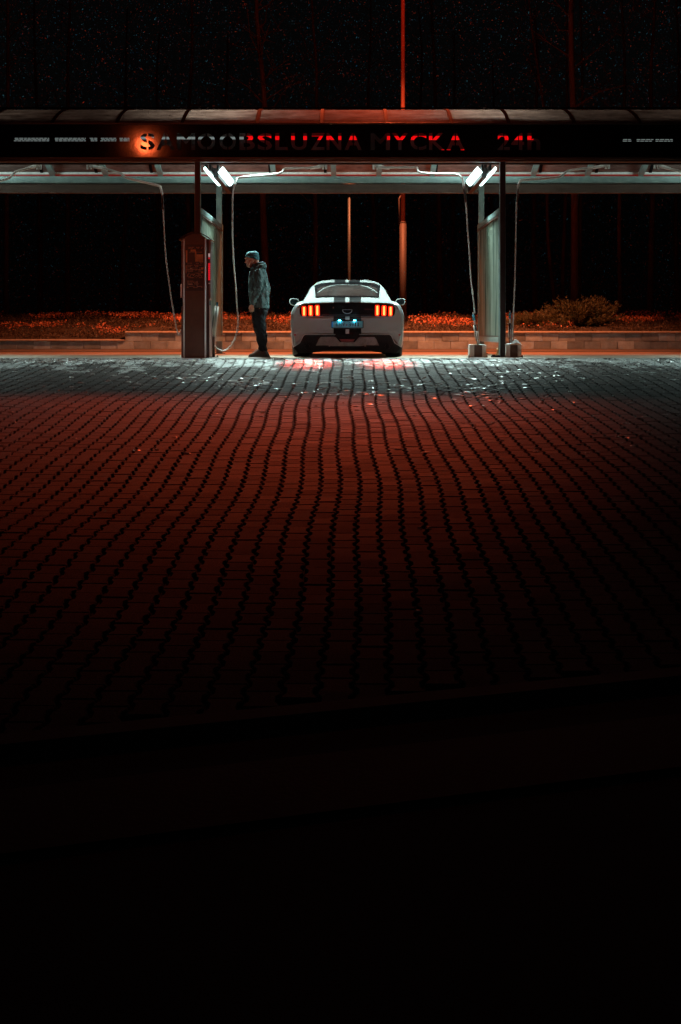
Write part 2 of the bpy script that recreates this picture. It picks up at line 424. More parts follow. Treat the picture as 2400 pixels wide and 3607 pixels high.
# arched roof: springing line at the fascia, apex 2.1 m back, falling to the rear gutter
def roof_z(y):
    if y < 2.3:
        return 3.93-4.4+.528+ (math.sqrt(4.4**2-(y-2.08)**2) - math.sqrt(4.4**2-2.08**2)) + (4.4-.528)*1.0
    z1 = 3.93+4.4-math.sqrt(4.4**2-2.08**2)
    t = (y-2.3)/2.05
    return z1 - .83*t**1.7
POLY = bpy.data.materials.new('smoky_polycarbonate'); POLY.use_nodes = True
nt = POLY.node_tree; nt.nodes.clear()
def nn(t): return nt.nodes.new(t)
out = nn('ShaderNodeOutputMaterial'); tcx = nn('ShaderNodeTexCoord'); mpx = nn('ShaderNodeMapping'); mpx.inputs['Scale'].default_value = (1, 1, 6)
nt.links.new(tcx.outputs['Object'], mpx.inputs['Vector'])
nx = nn('ShaderNodeTexNoise'); nx.inputs['Scale'].default_value = 2.6; nx.inputs['Detail'].default_value = 8; nx.inputs['Roughness'].default_value = .7
nt.links.new(mpx.outputs[0], nx.inputs['Vector'])
rx = nn('ShaderNodeValToRGB'); rx.color_ramp.elements[0].position = .3; rx.color_ramp.elements[1].position = .72
rx.color_ramp.elements[0].color = (.10, .066, .056, 1); rx.color_ramp.elements[1].color = (.34, .25, .22, 1)
nt.links.new(nx.outputs['Fac'], rx.inputs['Fac'])
df = nn('ShaderNodeBsdfDiffuse'); tl = nn('ShaderNodeBsdfTranslucent'); gl = nn('ShaderNodeBsdfGlossy'); gl.inputs['Roughness'].default_value = .6
nt.links.new(rx.outputs[0], df.inputs['Color']); nt.links.new(rx.outputs[0], tl.inputs['Color'])
ma = nn('ShaderNodeMixShader'); ma.inputs[0].default_value = .62; nt.links.new(df.outputs[0], ma.inputs[1]); nt.links.new(tl.outputs[0], ma.inputs[2])
mb_ = nn('ShaderNodeMixShader'); mb_.inputs[0].default_value = .012; nt.links.new(ma.outputs[0], mb_.inputs[1]); nt.links.new(gl.outputs[0], mb_.inputs[2])
nt.links.new(mb_.outputs[0], out.inputs['Surface'])
ribx = [-9.2, -8.25, -7.2, -6.1, -5.01, -3.91, -2.80, -1.54, -.44, .66, 1.77, 2.74, 3.85, 4.97, 6.05, 7.15, 8.2, 9.2]
ysr = [i*4.35/20 for i in range(21)]
RIBM = mat('dark_rib', (.007, .006, .006), .9, 0, .2, 6, spec=.1)
for i, xr in enumerate(ribx):
    b = MB(); rings = []
    for y in ysr:
        z = roof_z(y); rings.append([(xr-.028, y, z+.022), (xr+.028, y, z+.022), (xr+.028, y, z-.03), (xr-.028, y, z-.03)])
    b.loft(rings); b.build('roof_rib', RIBM, can)
    if i+1 < len(ribx):
        b = MB(); rings = []
        for y in ysr:
            z = roof_z(y); x1 = ribx[i+1]
            rings.append([(xr+.029, y, z+.006), (x1-.029, y, z+.006), (x1-.029, y, z-.006), (xr+.029, y, z-.006)])
        b.loft(rings); b.build('roof_panel', POLY, can, smooth=False)
# clips along the roof crown
b = MB(); b.bx(XA, XB, 1.30, 1.36, roof_z(1.33)+.022, roof_z(1.33)+.045)
b.build('crown_rail', RIBM, can)
# rear rail, beams
YR = 4.0
b = MB(); b.tube([(XA, 4.36, 3.60), (XB, 4.36, 3.60)], .028, 8); b.build('gutter_rail', ALU, can, smooth=True)
b = MB(); b.bx(XA, XB, 4.40, 4.47, P(0, 619.5, 4.4).z, P(0, 613, 4.4).z); b.build('rear_light_strip', mat('rear_red_strip', (.3, .01, .01), .5, 0, .02, 5, emit=(1, .01, .01), estr=.05), can)
zt1, zt0 = P(0, 622, YR).z, P(0, 646, YR).z
b = MB(); b.bx(XA, XB, YR-.06, YR+.06, zt0, zt1); b.build('rear_upper_beam', GALV, can, bevel=.006)
zl1, zl0 = P(0, 649, YR+.05).z, P(0, 681, YR+.05).z
b = MB(); b.bx(XA, XB, YR+.00, YR+.12, zl0, zl1); b.bx(XA, XB, YR-.03, YR-.002, zl0, zl0+.012); b.build('rear_lower_beam', GALVD, can, bevel=.004)
# sloping purlin brackets seen under the roof
for px in (168, 358, 553, 958, 1172, 1340, 1531, 1892, 2085, 2276):
    x = (px-1224)*.00558; s_ = .02 if px < 1224 else -.02
    b = MB()
    b.loft([[(x-.05, 3.2, 4.02), (x+.05, 3.2, 4.02), (x+.05, 3.2, 3.94), (x-.05, 3.2, 3.94)],
            [(x-.05+s_, 4.30, 3.60), (x+.05+s_, 4.30, 3.60), (x+.05+s_, 4.30, 3.53), (x-.05+s_, 4.30, 3.53)]])
    b.tube([(x+s_, 4.28, 3.56), (x+s_, 4.28, zt1)], .014, 6)
    b.build('roof_bracket', GALV, can)
# posts
FX = (PX(697), PX(1771)); BX = ((774-1224)*28/5000, (1694.5-1224)*28/5000)
for i, x in enumerate(FX):
    b = MB(); b.bx(x-.042, x+.042, -.045, .045, .012, PZ(570.5)-.001); f = b.build('front_post', mat('front_post_shaded', (.018, .013, .012), .5, .1), can, bevel=.006)  # near-black colour puts the front face's shade into the post
    b = MB()
    b.bx(x-.050, x-.0425, -.02, .048, .012, PZ(570.5)-.002); b.bx(x+.0425, x+.050, -.02, .048, .012, PZ(570.5)-.002)
    b.build('post_lit_edge', GALV, f)  # paler side strips stand for the post edges catching light
    b = MB(); b.bx(x-.11, x+.11, -.09, .09, 0.0, .012)
    for a in (-.085, .085):
        for c in (-.065, .065): b.tube([(x+a, c, .012), (x+a, c, .045)], .012, 6)
    b.build('base_plate', GALVD, f)
for x in BX:
    b = MB(); b.bx(x-.056, x+.056, YR-.12, YR-.062, .012, 3.45)
    f = b.build('rear_post', GALV, can, bevel=.006)
    b = MB(); b.bx(x-.12, x+.12, YR-.20, YR+.02, 0, .012); b.build('base_plate', GALVD, f)

# ------------------------------------------------------------------ divider screens
PANE = bpy.data.materials.new('cloudy_screen'); PANE.use_nodes = True
nt = PANE.node_tree; nt.nodes.clear()
out = nn('ShaderNodeOutputMaterial'); tcx = nn('ShaderNodeTexCoord'); mpx = nn('ShaderNodeMapping'); mpx.inputs['Scale'].default_value = (1, 2.2, .28)
nt.links.new(tcx.outputs['Object'], mpx.inputs['Vector'])
nx = nn('ShaderNodeTexNoise'); nx.inputs['Scale'].default_value = 2.2; nx.inputs['Detail'].default_value = 9; nx.inputs['Roughness'].default_value = .62; nx.inputs['Distortion'].default_value = .5
nt.links.new(mpx.outputs[0], nx.inputs['Vector'])
rx = nn('ShaderNodeValToRGB'); rx.color_ramp.elements[0].position = .36; rx.color_ramp.elements[1].position = .66
rx.color_ramp.elements[0].color = (.09, .13, .11, 1); rx.color_ramp.elements[1].color = (.42, .47, .40, 1)
e = rx.color_ramp.elements.new(.5); e.color = (.26, .30, .25, 1)
nt.links.new(nx.outputs['Fac'], rx.inputs['Fac'])
df = nn('ShaderNodeBsdfDiffuse'); tl = nn('ShaderNodeBsdfTranslucent'); gl = nn('ShaderNodeBsdfGlossy'); gl.inputs['Roughness'].default_value = .2
nt.links.new(rx.outputs[0], df.inputs['Color']); nt.links.new(rx.outputs[0], tl.inputs['Color'])
ma = nn('ShaderNodeMixShader'); ma.inputs[0].default_value = .5; nt.links.new(df.outputs[0], ma.inputs[1]); nt.links.new(tl.outputs[0], ma.inputs[2])
mb_ = nn('ShaderNodeMixShader'); mb_.inputs[0].default_value = .06; nt.links.new(ma.outputs[0], mb_.inputs[1]); nt.links.new(gl.outputs[0], mb_.inputs[2])
nt.links.new(mb_.outputs[0], out.inputs['Surface'])
for i in (0, 1):
    xf, xb = FX[i]-(0.03 if i else -.03), BX[i]-(0.05 if i else -.05)
    lab = 'cloudy streaked divider screen beside the payment column' if i == 0 else 'cloudy streaked divider screen behind the two lance holders'
    t = thing('divider_screen', (xf, 0, 0), lab, 'screen', 'divider screens between wash bays')
    def along(y, z, dx=0):
        k = (y-.06)/(YR-.12-.06); return (xf+(xb-xf)*k+dx, y, z)
    def slab(mb, y0, y1, z0, z1, th):
        mb.loft([[along(y0, z0, -th), along(y0, z0, th), along(y0, z1, th), along(y0, z1, -th)], [along(y1, z0, -th), along(y1, z0, th), along(y1, z1, th), along(y1, z1, -th)]])
    b = MB(); slab(b, .10, YR-.14, .34, 2.44, .006); b.build('pane', PANE, t)
    b = MB(); slab(b, .06, YR-.125, 2.44, 2.53, .03); slab(b, .06, YR-.125, .25, .345, .03)
    slab(b, .06, .10, .012, 2.44, .03); slab(b, YR-.19, YR-.126, .012, 2.44, .024)
    b.build('frame', GALV, t, bevel=.004)
    for z0_, z1_ in ((2.40, 2.43), (.348, .362)):
        b = MB(); slab(b, .10, YR-.19, z0_, z1_, .034); b.build('glazing_bead', GALVD, t)

# ------------------------------------------------------------------ bay lights: a dark channel with a tilted tube box on each side
for i in range(4):
    x = ((752-1224)*.00487, (1716-1224)*.00487, -7.55, 7.65)[i]
    lab = ('double fluorescent bay light above the payment column, glowing white', 'double fluorescent bay light above the lance holders, glowing white', 'double fluorescent bay light beyond the left frame edge', 'double fluorescent bay light beyond the right frame edge')[i]
    t = thing('bay_light', (x, .3, 3.2), lab, 'light', 'fluorescent bay lights')
    y0, y1 = .40, 2.6
    b = MB(); b.bx(x-.045, x+.045, y0+.45, y1+1.1, 3.135, 3.30); b.build('channel', BLACK, t, bevel=.006)
    for s_ in (-1, 1):
        def pr(y, k=1.0):
            c = Vector((x+s_*.125, y, 3.215)); 
            u = Vector((s_*.62, 0, .78)); v = Vector((s_*.78, 0, -.62))
            hu, hv = .066*k, .032*k
            return [c+u*hu+v*hv*.4, c+u*hu*.6+v*hv, c-u*hu*.6+v*hv, c-u*hu+v*hv*.4, c-u*hu-v*hv*.6, c+u*hu-v*hv*.6]
        b = MB(); b.loft([pr(y0, .75), pr(y0+.05), pr(y1-.05), pr(y1, .75)])
        b.build('diffuser', LAMPM, t)
        b = MB()
        c0 = Vector((x+s_*.085, 0, 3.245))
        b.bx(min(c0.x, c0.x-s_*.035), max(c0.x, c0.x-s_*.035), y0+.04, y1-.04, 3.20, 3.31)
        b.build('housing', BLACK, t)
    la = bpy.data.lights.new('tube_light', 'AREA'); la.shape = 'RECTANGLE'; la.size = .22; la.size_y = 2.3; la.energy = 190 if i < 2 else 50; la.color = (.72, 1.0, .96); la.spread = R(104)
    lo = bpy.data.objects.new('tube_light', la); COL.objects.link(lo); lo.location = (x*.92, 1.5, 3.12)
    lo.rotation_euler = (Vector((x*(.45 if i < 2 else .8), .35, 0))-lo.location).to_track_quat('-Z', 'Y').to_euler()
    lo.parent = t; lo.matrix_parent_inverse = t.matrix_world.inverted()
    lu = bpy.data.lights.new('tube_uplight', 'AREA'); lu.shape = 'RECTANGLE'; lu.size = .16; lu.size_y = 2.2; lu.energy = 400; lu.color = (.7, 1.0, .96)
    uo = bpy.data.objects.new('tube_uplight', lu); COL.objects.link(uo); uo.location = (x, 1.6, 3.34); uo.rotation_euler = (math.pi, 0, 0)
    uo.parent = t; uo.matrix_parent_inverse = t.matrix_world.inverted()

# ------------------------------------------------------------------ swinging booms with hoses
def boom(pivot, pipe, hose, label, spring, direction, ends):
    t = thing('hose_boom', P(pivot[0], pivot[1], 1.6), label, 'hose boom', 'swinging hose booms under the roof')
    p0 = P(pivot[0], pivot[1], 1.6)
    b = MB()
    for k in (-1, 1):
        b.tube([p0+Vector((k*.028, 0, -.07)), p0+Vector((k*.028, 0, .08))], .021, 10)
    b.box(p0+Vector((0, 0, .085)), (.07, .05, .012)); b.box(p0+Vector((direction*.03, 0, 0)), (.03, .02, .03))
    b.tube([p0+Vector((0, 0, .09)), Vector((p0.x, p0.y, roof_z(1.6)-.03))], .02, 6)
    b.build('pivot', ALU, t, bevel=.002)
    q = p0+Vector((direction*.06, 0, -.01)); w = p0+Vector((direction*.26, 0, -.06))
    b = MB(); b.loft([[q+Vector((0, -.03, .035)), q+Vector((0, .03, .035)), q+Vector((0, .03, -.035)), q+Vector((0, -.03, -.035))],
                      [w+Vector((0, -.015, .018)), w+Vector((0, .015, .018)), w+Vector((0, .015, -.018)), w+Vector((0, -.015, -.018))]])
    b.build('bracket', ALU, t)
    n = len(pipe); pts = []
    for i, (a, c) in enumerate(pipe):
        pts.append(P(a, c, 1.6+(ends-1.6)*i/(n-1)))
    b = MB(); b.tube(smooth_path(pts, 4), .021, 8); b.build('pipe', ALU, t, smooth=True)
    n = len(hose); pts = []
    for i, (a, c) in enumerate(hose):
        pts.append(P(a, c, ends+(.05-ends)*min(1, i/(n-1)*1.2)))
    sp_ = smooth_path([P(pipe[-1][0], pipe[-1][1], ends)]+pts, 6)
    b = MB(); b.tube(sp_, .0125, 8); b.build('hose', HOSE, t, smooth=True)
    if spring:
        b = MB(); a_ = Vector(sp_[1]); c_ = Vector(sp_[min(9, len(sp_)-1)]); dv = (c_-a_).normalized()
        for k in range(15):
            q = a_+dv*(.015+k*.016); b.tube([q, q+dv*.009], .021, 8)
        b.build('spring_guard', BLACK, t)
    return t
boom((138, 583), [(128, 582), (107, 591), (57, 605), (34, 626), (0, 637), (-60, 650), (-90, 668), (-100, 690)], [(-104, 740), (-112, 900), (-120, 1080), (-128, 1180)],
     'bent steel hose boom swinging off the left frame edge', True, -1, .9)
boom((315, 583), [(328, 582), (356, 590), (421, 609), (451, 628), (555, 653), (566, 662), (572, 684)],
     [(574, 710), (580, 830), (586, 918), (596, 993), (605, 1057), (615, 1115), (625, 1166), (633, 1178), (640, 1160)],
     'bent steel hose boom left of the payment column, hose hanging behind the column', True, 1, .5)
boom((1144, 583), [(1132, 585), (1085, 592), (1015, 593), (1000, 597), (978, 612), (850, 625), (833, 634), (826, 655)],
     [(820, 700), (820, 840), (824, 924), (830, 993), (835, 1070), (838.5, 1120), (837, 1159), (827, 1197), (804, 1228), (784, 1235), (766, 1228), (757, 1218)],
     'bent steel hose boom whose pale hose loops down between the column and the man', False, -1, .4)
boom((1322, 583), [(1334, 585), (1349, 590), (1460, 590), (1470, 594), (1487, 609), (1600, 614), (1617, 617), (1630, 630), (1635, 660)],
     [(1639, 690), (1643, 731), (1648, 810), (1654, 890), (1660, 985), (1668, 1049), (1673, 1104)],
     'bent steel hose boom above the car, hose dropping left of the right screen', True, 1, .4)
boom((2140, 581), [(2128, 583), (2080, 591), (2010, 600), (1995, 605), (1965, 624), (1850, 633), (1833, 638), (1826, 655)],
     [(1821, 700), (1818, 795), (1815, 954), (1810, 1081), (1805, 1202)],
     'bent steel hose boom reaching left to the right front post', True, -1, .4)
boom((2313, 582), [(2326, 584), (2348, 593), (2400, 605), (2450, 625), (2550, 645), (2565, 660), (2570, 690)], [(2573, 760), (2580, 900), (2590, 1080), (2600, 1180)],
     'bent steel hose boom cut off by the right frame edge', True, 1, .9)
# lances and holders
def holder(xc0, xc1, label, foam, y0=-.16, y1=.14, ztop=.215):
    t = thing('lance_holder', ((xc0+xc1)/2, 0, 0), label, 'holder', 'lance holders at the right post')
    m_ = MB(); xm = (xc0+xc1)/2; w = (xc1-xc0)
    m_.bx(xc0+w*.28, xc1-w*.25, y0+.02, y0+.026, .012, ztop-.004); m_.build('front_plate', BROWN, t)
    m_ = MB()
    m_.bx(xc0, xc0+w*.28-.001, y0+.03, y1, .012, ztop); m_.bx(xc1-w*.25+.001, xc1, y0+.03, y1, .012, ztop)
    m_.bx(xc0+w*.28, xc1-w*.25, y1-.01, y1, .012, ztop)
    m_.build('housing', ALU, t, bevel=.004)
    m_ = MB(); m_.bx(xc0-.025, xc1+.025, y0, y1+.02, 0, .011)
    for a in (xc0-.012, xc1+.012): m_.tube([(a, y0+.03, .011), (a, y0+.03, .035)], .012, 6)
    m_.build('base_plate', GALVD, t)
    if foam:
        m_ = MB(); nx_, ny_ = 16, 8
        vs = []
        for j in range(ny_+1):
            for i2 in range(nx_+1):
                u, v = i2/nx_, j/ny_
                e_ = min(u, 1-u)*6; e_ = min(1, e_)*min(1, min(v, 1-v)*5+.3)
                vs.append((xc0-.01+(w+.02)*u, y0+(y1-y0)*v, ztop+.002+e_*(.02+.055*math.exp(-((u-.68)/.22)**2)+.02*noise.noise(Vector((u*9, v*7, 0))))))
        m_.add(vs, [(j*(nx_+1)+i2, j*(nx_+1)+i2+1, (j+1)*(nx_+1)+i2+1, (j+1)*(nx_+1)+i2) for j in range(ny_) for i2 in range(nx_)])
        f = m_.build('foam_heap', mat('foam', (.8, .8, .78), .8, 0, .05, 30, .3, 60), t, smooth=True)
    return t
holder(PX(1652), PX(1711), 'square steel lance holder left of the right post', False)
holder(PX(1779), PX(1834), 'square steel lance holder topped with a heap of white foam', True)
def lance(top, bot, label, Y=-.02):
    a, c = P(top[0], top[1], Y), P(bot[0], bot[1], Y)
    t = thing('wash_lance', c, label, 'lance', 'pressure lances standing in their holders')
    v = c-a; L_ = v.length; v.normalize(); sd = Vector((v.z, 0, -v.x))*-1
    b = MB(); b.tube([a, a+v*.03, a+v*.11], [.010, .022, .020], 10); b.build('grip', BLUEP, t, smooth=True)
    b = MB(); b.tube([a-v*.03, a+v*.001], [.008, .012], 8); b.build('nozzle', WHITEP, t)
    b = MB(); b.tube([a+v*.11, a+v*.19], .016, 8); b.build('grip_joint', WHITEP, t)
    b = MB(); b.tube([a+v*.19, c], .020, 8); b.build('sleeve', BLACK, t, smooth=True)
    b = MB(); b.tube([a+v*.19-sd*.024, c-v*.1-sd*.026], .009, 6); b.tube([a+v*.30+sd*.026-Vector((0, .012, 0)), c+sd*.022-Vector((0, .012, 0))], .011, 6)
    b.tube([a+v*(L_*.55)-Vector((0, .024, 0)), c-Vector((0, .024, 0))], .010, 6)
    b.build('tube', WHITEP, t, smooth=True)
lance((1668, 1106), (1685, 1214), 'blue tipped pressure lance left of the right post')
lance((1796, 1099), (1799, 1211), 'blue tipped pressure lance standing in the foam topped holder')
# brush holder beside the payment column
t = thing('brush_holder', P(752, 1256, .05), 'white tube in a dark stand right of the payment column', 'holder')
b = MB(); b.tube([P(753, 1185, .05), P(765, 1078, .05)], .033, 12); b.build('white_tube', WHITEP, t, smooth=True)
b = MB(); b.tube([P(745, 1185, .05), P(758, 1080, .05)], .010, 8); b.build('clip_rail', BLACK, t)
b = MB(); b.tube([P(765, 1077, .05), P(766, 1064, .05)], [.012, .02], 8); b.build('tip', BLUEP, t)
b = MB(); b.tube([P(752, 1257, .05), P(752.5, 1176, .05)], .030, 12); b.build('stand', BROWN, t, smooth=True)
b = MB(); b.bx(P(737, 0, .05).x, P(770, 0, .05).x, -.05, .15, 0, .010)
for a in (740, 767): b.tube([P(a, 1258, .0)+Vector((0, 0, 0)), P(a, 1252, 0)], .014, 6)
b.build('base_plate', GALVD, t)
# yellow clamp and scraps by the right post
t = thing('hose_clamp', (FX[1]-.12, -.05, 0), 'small yellow and black clamp lying at the foot of the right post', 'clamp')
b = MB(); b.tube([(FX[1]-.14, -.06, .02), (FX[1]-.10, -.08, .05), (FX[1]-.085, -.07, .13), (FX[1]-.11, -.06, .155)], [.018, .02, .016, .012], 8); b.build('jaw', mat('yellow_plastic', (.65, .42, .18), .5), t, smooth=True)
b = MB(); b.tube([(FX[1]-.20, -.06, .015), (FX[1]-.05, -.10, .022)], .02, 8); b.box((FX[1]-.16, -.07, .03), (.025, .02, .012)); b.build('strap', BLACK, t)

# ------------------------------------------------------------------ payment column
y0, y1 = -.55, -.12
RAILM = mat('pale_rail', (.92, .88, .84), .35, .0, .05, 9)
dm = 23.45/5000
MX = lambda px: (px-1224)*dm
MZ = lambda py: max(0, HC-(py-1169)*dm)
t = thing('payment_column', (MX(691), y0, 0), 'tall brown wash payment column with arched top and chrome rails', 'payment column')
b = MB()
def arch(px0, px1, yside, ytop, n=12, off=0):
    xa, xb = MX(px0), MX(px1); zs, zt = MZ(yside), MZ(ytop); out = []
    for k in range(n+1):
        u = -1+2*k/n; out.append((xa+(xb-xa)*(1-(u+1)/2), zs+(zt-zs)*(1-u*u)+off))
    return out
poly = [(MX(645), .004), (MX(728), .004)]+[(x, z) for x, z in arch(645, 728, 845, 821.5)]
b.prism([(MX(645), .004), (MX(728), .004)]+arch(645, 728, 840, 822), y0+.012, y1)
b.build('body', BROWN, t, bevel=.003)
b = MB(); b.prism([(MX(643), .004), (MX(736), .004), (MX(736), MZ(842)), (MX(643), MZ(842))], y0+.04, y1-.01); b.build('side_cladding', BLACK, t)
for a in (648.5, 723.5):
    b = MB(); b.tube([(MX(a), y0+.004, .006), (MX(a), y0+.004, MZ(844)), (MX(a), y0+.012, MZ(842))], .014, 10); b.build('rail', RAILM, t, smooth=True)
# arched hood
b = MB(); up = arch(629, 747, 845, 817.5, 16); lo = arch(632, 744, 847, 820.5, 16)
b.prism(up+lo[::-1], y0-.03, y1+.02); b.build('hood', BLACKG, t)
# side wings
b = MB()
lw = [(638, 1258), (638, 1081), (643, 1076), (643, 1072), (641, 1050), (635.5, 1046), (635.5, 1001), (638.5, 999), (638.5, 846), (644, 846), (644, 1258)]
b.prism([(MX(a), max(.003, MZ(c))) for a, c in lw], y0+.05, y1-.03)
b.build('side_wing', mat('wing_bronze', (.10, .075, .065), .35, .4), t, bevel=.002)
b = MB(); b.bx(MX(635), MX(640), y0+.045, y0+.049, MZ(1048), MZ(1000)); b.bx(MX(737.5), MX(740.5), y0+.045, y0+.049, .005, MZ(1075)); b.build('side_plate', ALU, t)
b = MB()
rw = [(734, 1258), (740.5, 1258), (740.5, 1078), (732, 1070), (732, 1062), (741, 1050), (741, 846), (733, 846), (733, 1060), (729, 1068), (734, 1078)]
b.prism([(MX(a), max(.003, MZ(c))) for a, c in rw], y0+.051, y1-.03)
b.build('side_wing', mat('wing_plum', (.16, .12, .12), .35, .4), t, bevel=.002)
b = MB(); b.bx(MX(733.5), MX(739.5), y0+.035, y0+.048, MZ(905), MZ(892)); b.build('price_tag', mat('tag_paper', (.85, .8, .8), .5, emit=(1, .8, .8), estr=.25), t)
b = MB()
b.bx(MX(734), MX(738), y0+.035, y0+.048, MZ(912), MZ(906.5))
for k in range(8):
    z = MZ(930+k*7.6); b.bx(MX(733.5), MX(739), y0+.033, y0+.048, z-.0155, z+.0155); b.tube([(MX(739), y0+.04, z-.010), (MX(739), y0+.04, z+.010)], .007, 6)
b.build('programme_buttons', RED, t)
b = MB(); b.bx(MX(734), MX(740), y0+.038, y0+.048, MZ(1000), MZ(996)); b.build('coin_lip', ALU, t)
# notice panels on the front: dark sheets with orange areas and rows of small print
NOT = mat('notice_black', (.012, .011, .012), .4, 0, .3, 40)
NOTO = mat('notice_orange', (.62, .20, .07), .6, 0, .35, 60)
NOTL = mat('notice_print', (.50, .24, .16), .6, 0, .3, 60)
NOTC = mat('notice_light', (.65, .45, .38), .6, 0, .3, 60)
yf = y0+.0115
b = MB(); b.bx(MX(653.5), MX(718), yf-.003, yf, MZ(1024), MZ(861)); f = b.build('notice_board', NOT, t)
b = MB()
for x_0, x_1, ya, yb in ((655, 660.5, 882, 924), (688, 716, 896, 921), (703, 716, 912, 924), (672, 690, 879, 886), (687, 692, 886, 906), (689, 697, 918, 922), (709, 717, 942, 948), (709, 716, 956, 962), (655, 657, 950, 962), (655, 657, 935, 948)):
    b.bx(MX(x_0), MX(x_1), yf-.005, yf-.0035, MZ(yb), MZ(ya))
b.build('orange_panel', NOTO, f)
b = MB()
random.seed(11)
for ya in (871, 874.5, 888.2, 927, 934, 938, 944, 951, 955.5, 962, 966, 970, 974, 978, 990, 994, 1000, 1008, 1013):
    x = 657+random.uniform(0, 4)
    while x < 700 if 985 < ya < 1010 else x < 712:
        w = random.uniform(1.5, 6)
        if random.random() < .72: b.bx(MX(x), MX(min(x+w, 714)), yf-.005, yf-.0035, MZ(ya+.8), MZ(ya-.8))
        x += w+random.uniform(.8, 2.2)
b.bx(MX(654), MX(716), yf-.005, yf-.0035, MZ(950), MZ(949))
b.build('small_print', NOTL, f)
b = MB()
for k in range(9):
    for j in range(9):
        pass
b.bx(MX(694), MX(713), yf-.005, yf-.0035, MZ(1009), MZ(1008)); b.bx(MX(694), MX(695), yf-.005, yf-.0035, MZ(1008), MZ(989)); b.bx(MX(664), MX(679), yf-.005, yf-.0035, MZ(1002), MZ(1000)); b.bx(MX(670), MX(678), yf-.005, yf-.0035, MZ(946), MZ(944))
b.build('light_print', NOTC, f)
b = MB(); b.bx(MX(640), MX(742), y0-.02, y1+.02, 0, .0035); b.build('base_plate', BLACK, t)
for a in (626, 631): 
    pass

# ------------------------------------------------------------------ car
CX, CY = 0.0, -0.30
car = thing('sports_car', (CX, CY, 0), 'white two door fastback with black racing stripes, seen from behind with tail lights lit', 'car')
PAINT = mat('white_car_paint', (.31, .33, .32), .34, 0, .04, 3, coat=.2)
nt = PAINT.node_tree; N = nt.nodes; L = nt.links
g = N.new('ShaderNodeNewGeometry'); sx_ = N.new('ShaderNodeSeparateXYZ'); L.new(g.outputs['Position'], sx_.inputs[0])
ab = N.new('ShaderNodeMath'); ab.operation = 'ABSOLUTE'; L.new(sx_.outputs['X'], ab.inputs[0])
s1 = N.new('ShaderNodeMath'); s1.operation = 'SUBTRACT'; s1.inputs[1].default_value = .132; L.new(ab.outputs[0], s1.inputs[0])
s2 = N.new('ShaderNodeMath'); s2.operation = 'ABSOLUTE'; L.new(s1.outputs[0], s2.inputs[0])
s3 = N.new('ShaderNodeMath'); s3.operation = 'LESS_THAN'; s3.inputs[1].default_value = .097; L.new(s2.outputs[0], s3.inputs[0])
mx = N.new('ShaderNodeMix'); mx.data_type = 'RGBA'; mx.inputs[7].default_value = (.012, .014, .015, 1)
L.new(s3.outputs[0], mx.inputs[0]); L.new(N['ramp'].outputs['Color'], mx.inputs[6]); L.new(mx.outputs[2], N['Principled BSDF'].inputs['Base Color'])

def cr1(seq, n):
    """Catmull-Rom over equally long tuples"""
    q = [tuple(2*a-b_ for a, b_ in zip(seq[0], seq[1]))]+list(seq)+[tuple(2*a-b_ for a, b_ in zip(seq[-1], seq[-2]))]
    out = []
    for i in range(1, len(q)-2):
        for k in range(n):
            t = k/n
            out.append(tuple(.5*((2*b_)+(c-a)*t+(2*a-5*b_+4*c-d_)*t*t+(3*b_-a-3*c+d_)*t**3) for a, b_, c, d_ in zip(q[i-1], q[i], q[i+1], q[i+2])))
    out.append(seq[-1]); return out
ST = [
 (0.00, [(0, .40), (.52, .40), (.74, .34), (.85, .25), (.888, .42), (.90, .62), (.870, .78), (.80, .885), (.60, .915), (0, .925)]),
 (0.05, [(0, .385), (.54, .385), (.77, .27), (.895, .175), (.930, .45), (.944, .65), (.915, .79), (.835, .905), (.62, .935), (0, .945)]),
 (0.35, [(0, .26), (.60, .26), (.80, .20), (.92, .17), (.950, .45), (.957, .65), (.938, .79), (.84, .925), (.65, .955), (0, .968)]),
 (0.95, [(0, .24), (.60, .24), (.80, .20), (.92, .17), (.950, .45), (.958, .65), (.938, .80), (.84, .935), (.70, .97), (0, .985)]),
 (1.70, [(0, .20), (.60, .20), (.80, .17), (.90, .17), (.925, .42), (.930, .62), (.92, .78), (.84, .91), (.70, .95), (0, .96)]),
 (2.60, [(0, .20), (.60, .20), (.80, .17), (.90, .17), (.925, .42), (.930, .60), (.92, .76), (.84, .90), (.70, .94), (0, .95)]),
 (3.30, [(0, .20), (.60, .20), (.80, .17), (.91, .17), (.935, .42), (.945, .60), (.93, .76), (.84, .90), (.66, .96), (0, .98)]),
 (3.80, [(0, .22), (.60, .22), (.80, .18), (.91, .18), (.945, .42), (.950, .60), (.93, .74), (.82, .87), (.62, .93), (0, .94)]),
 (4.40, [(0, .20), (.56, .20), (.76, .18), (.86, .18), (.900, .40), (.910, .56), (.88, .68), (.76, .79), (.56, .85), (0, .87)]),
 (4.70, [(0, .22), (.46, .22), (.62, .22), (.72, .24), (.760, .38), (.770, .50), (.74, .62), (.62, .72), (.46, .77), (0, .79)]),
 (4.78, [(0, .28), (.36, .28), (.50, .28), (.60, .30), (.640, .38), (.650, .48), (.62, .58), (.52, .66), (.36, .70), (0, .71)])]
flat = [(y,)+tuple(c for p in pr for c in p) for y, pr in ST]
rows = [flat[0]]+cr1(flat[1:], 9)
b = MB(); rings = []
for r_ in rows:
    y = r_[0]; pr = [(r_[1+2*i], r_[2+2*i]) for i in range(10)]
    pr = cr1(pr, 4)
    def arch_up(x, z):          # wheel arches
        for wy in (1.0, 3.72):
            if abs(y-wy) < .395 and x > .59: z = max(z, .345+math.sqrt(.395**2-(y-wy)**2))
        return z
    pr = [(x, arch_up(x, z)) for x, z in pr]
    full = [(CX+x, CY+y, z) for x, z in pr]+[(CX-x, CY+y, z) for x, z in pr[-2:0:-1]]
    rings.append(full)
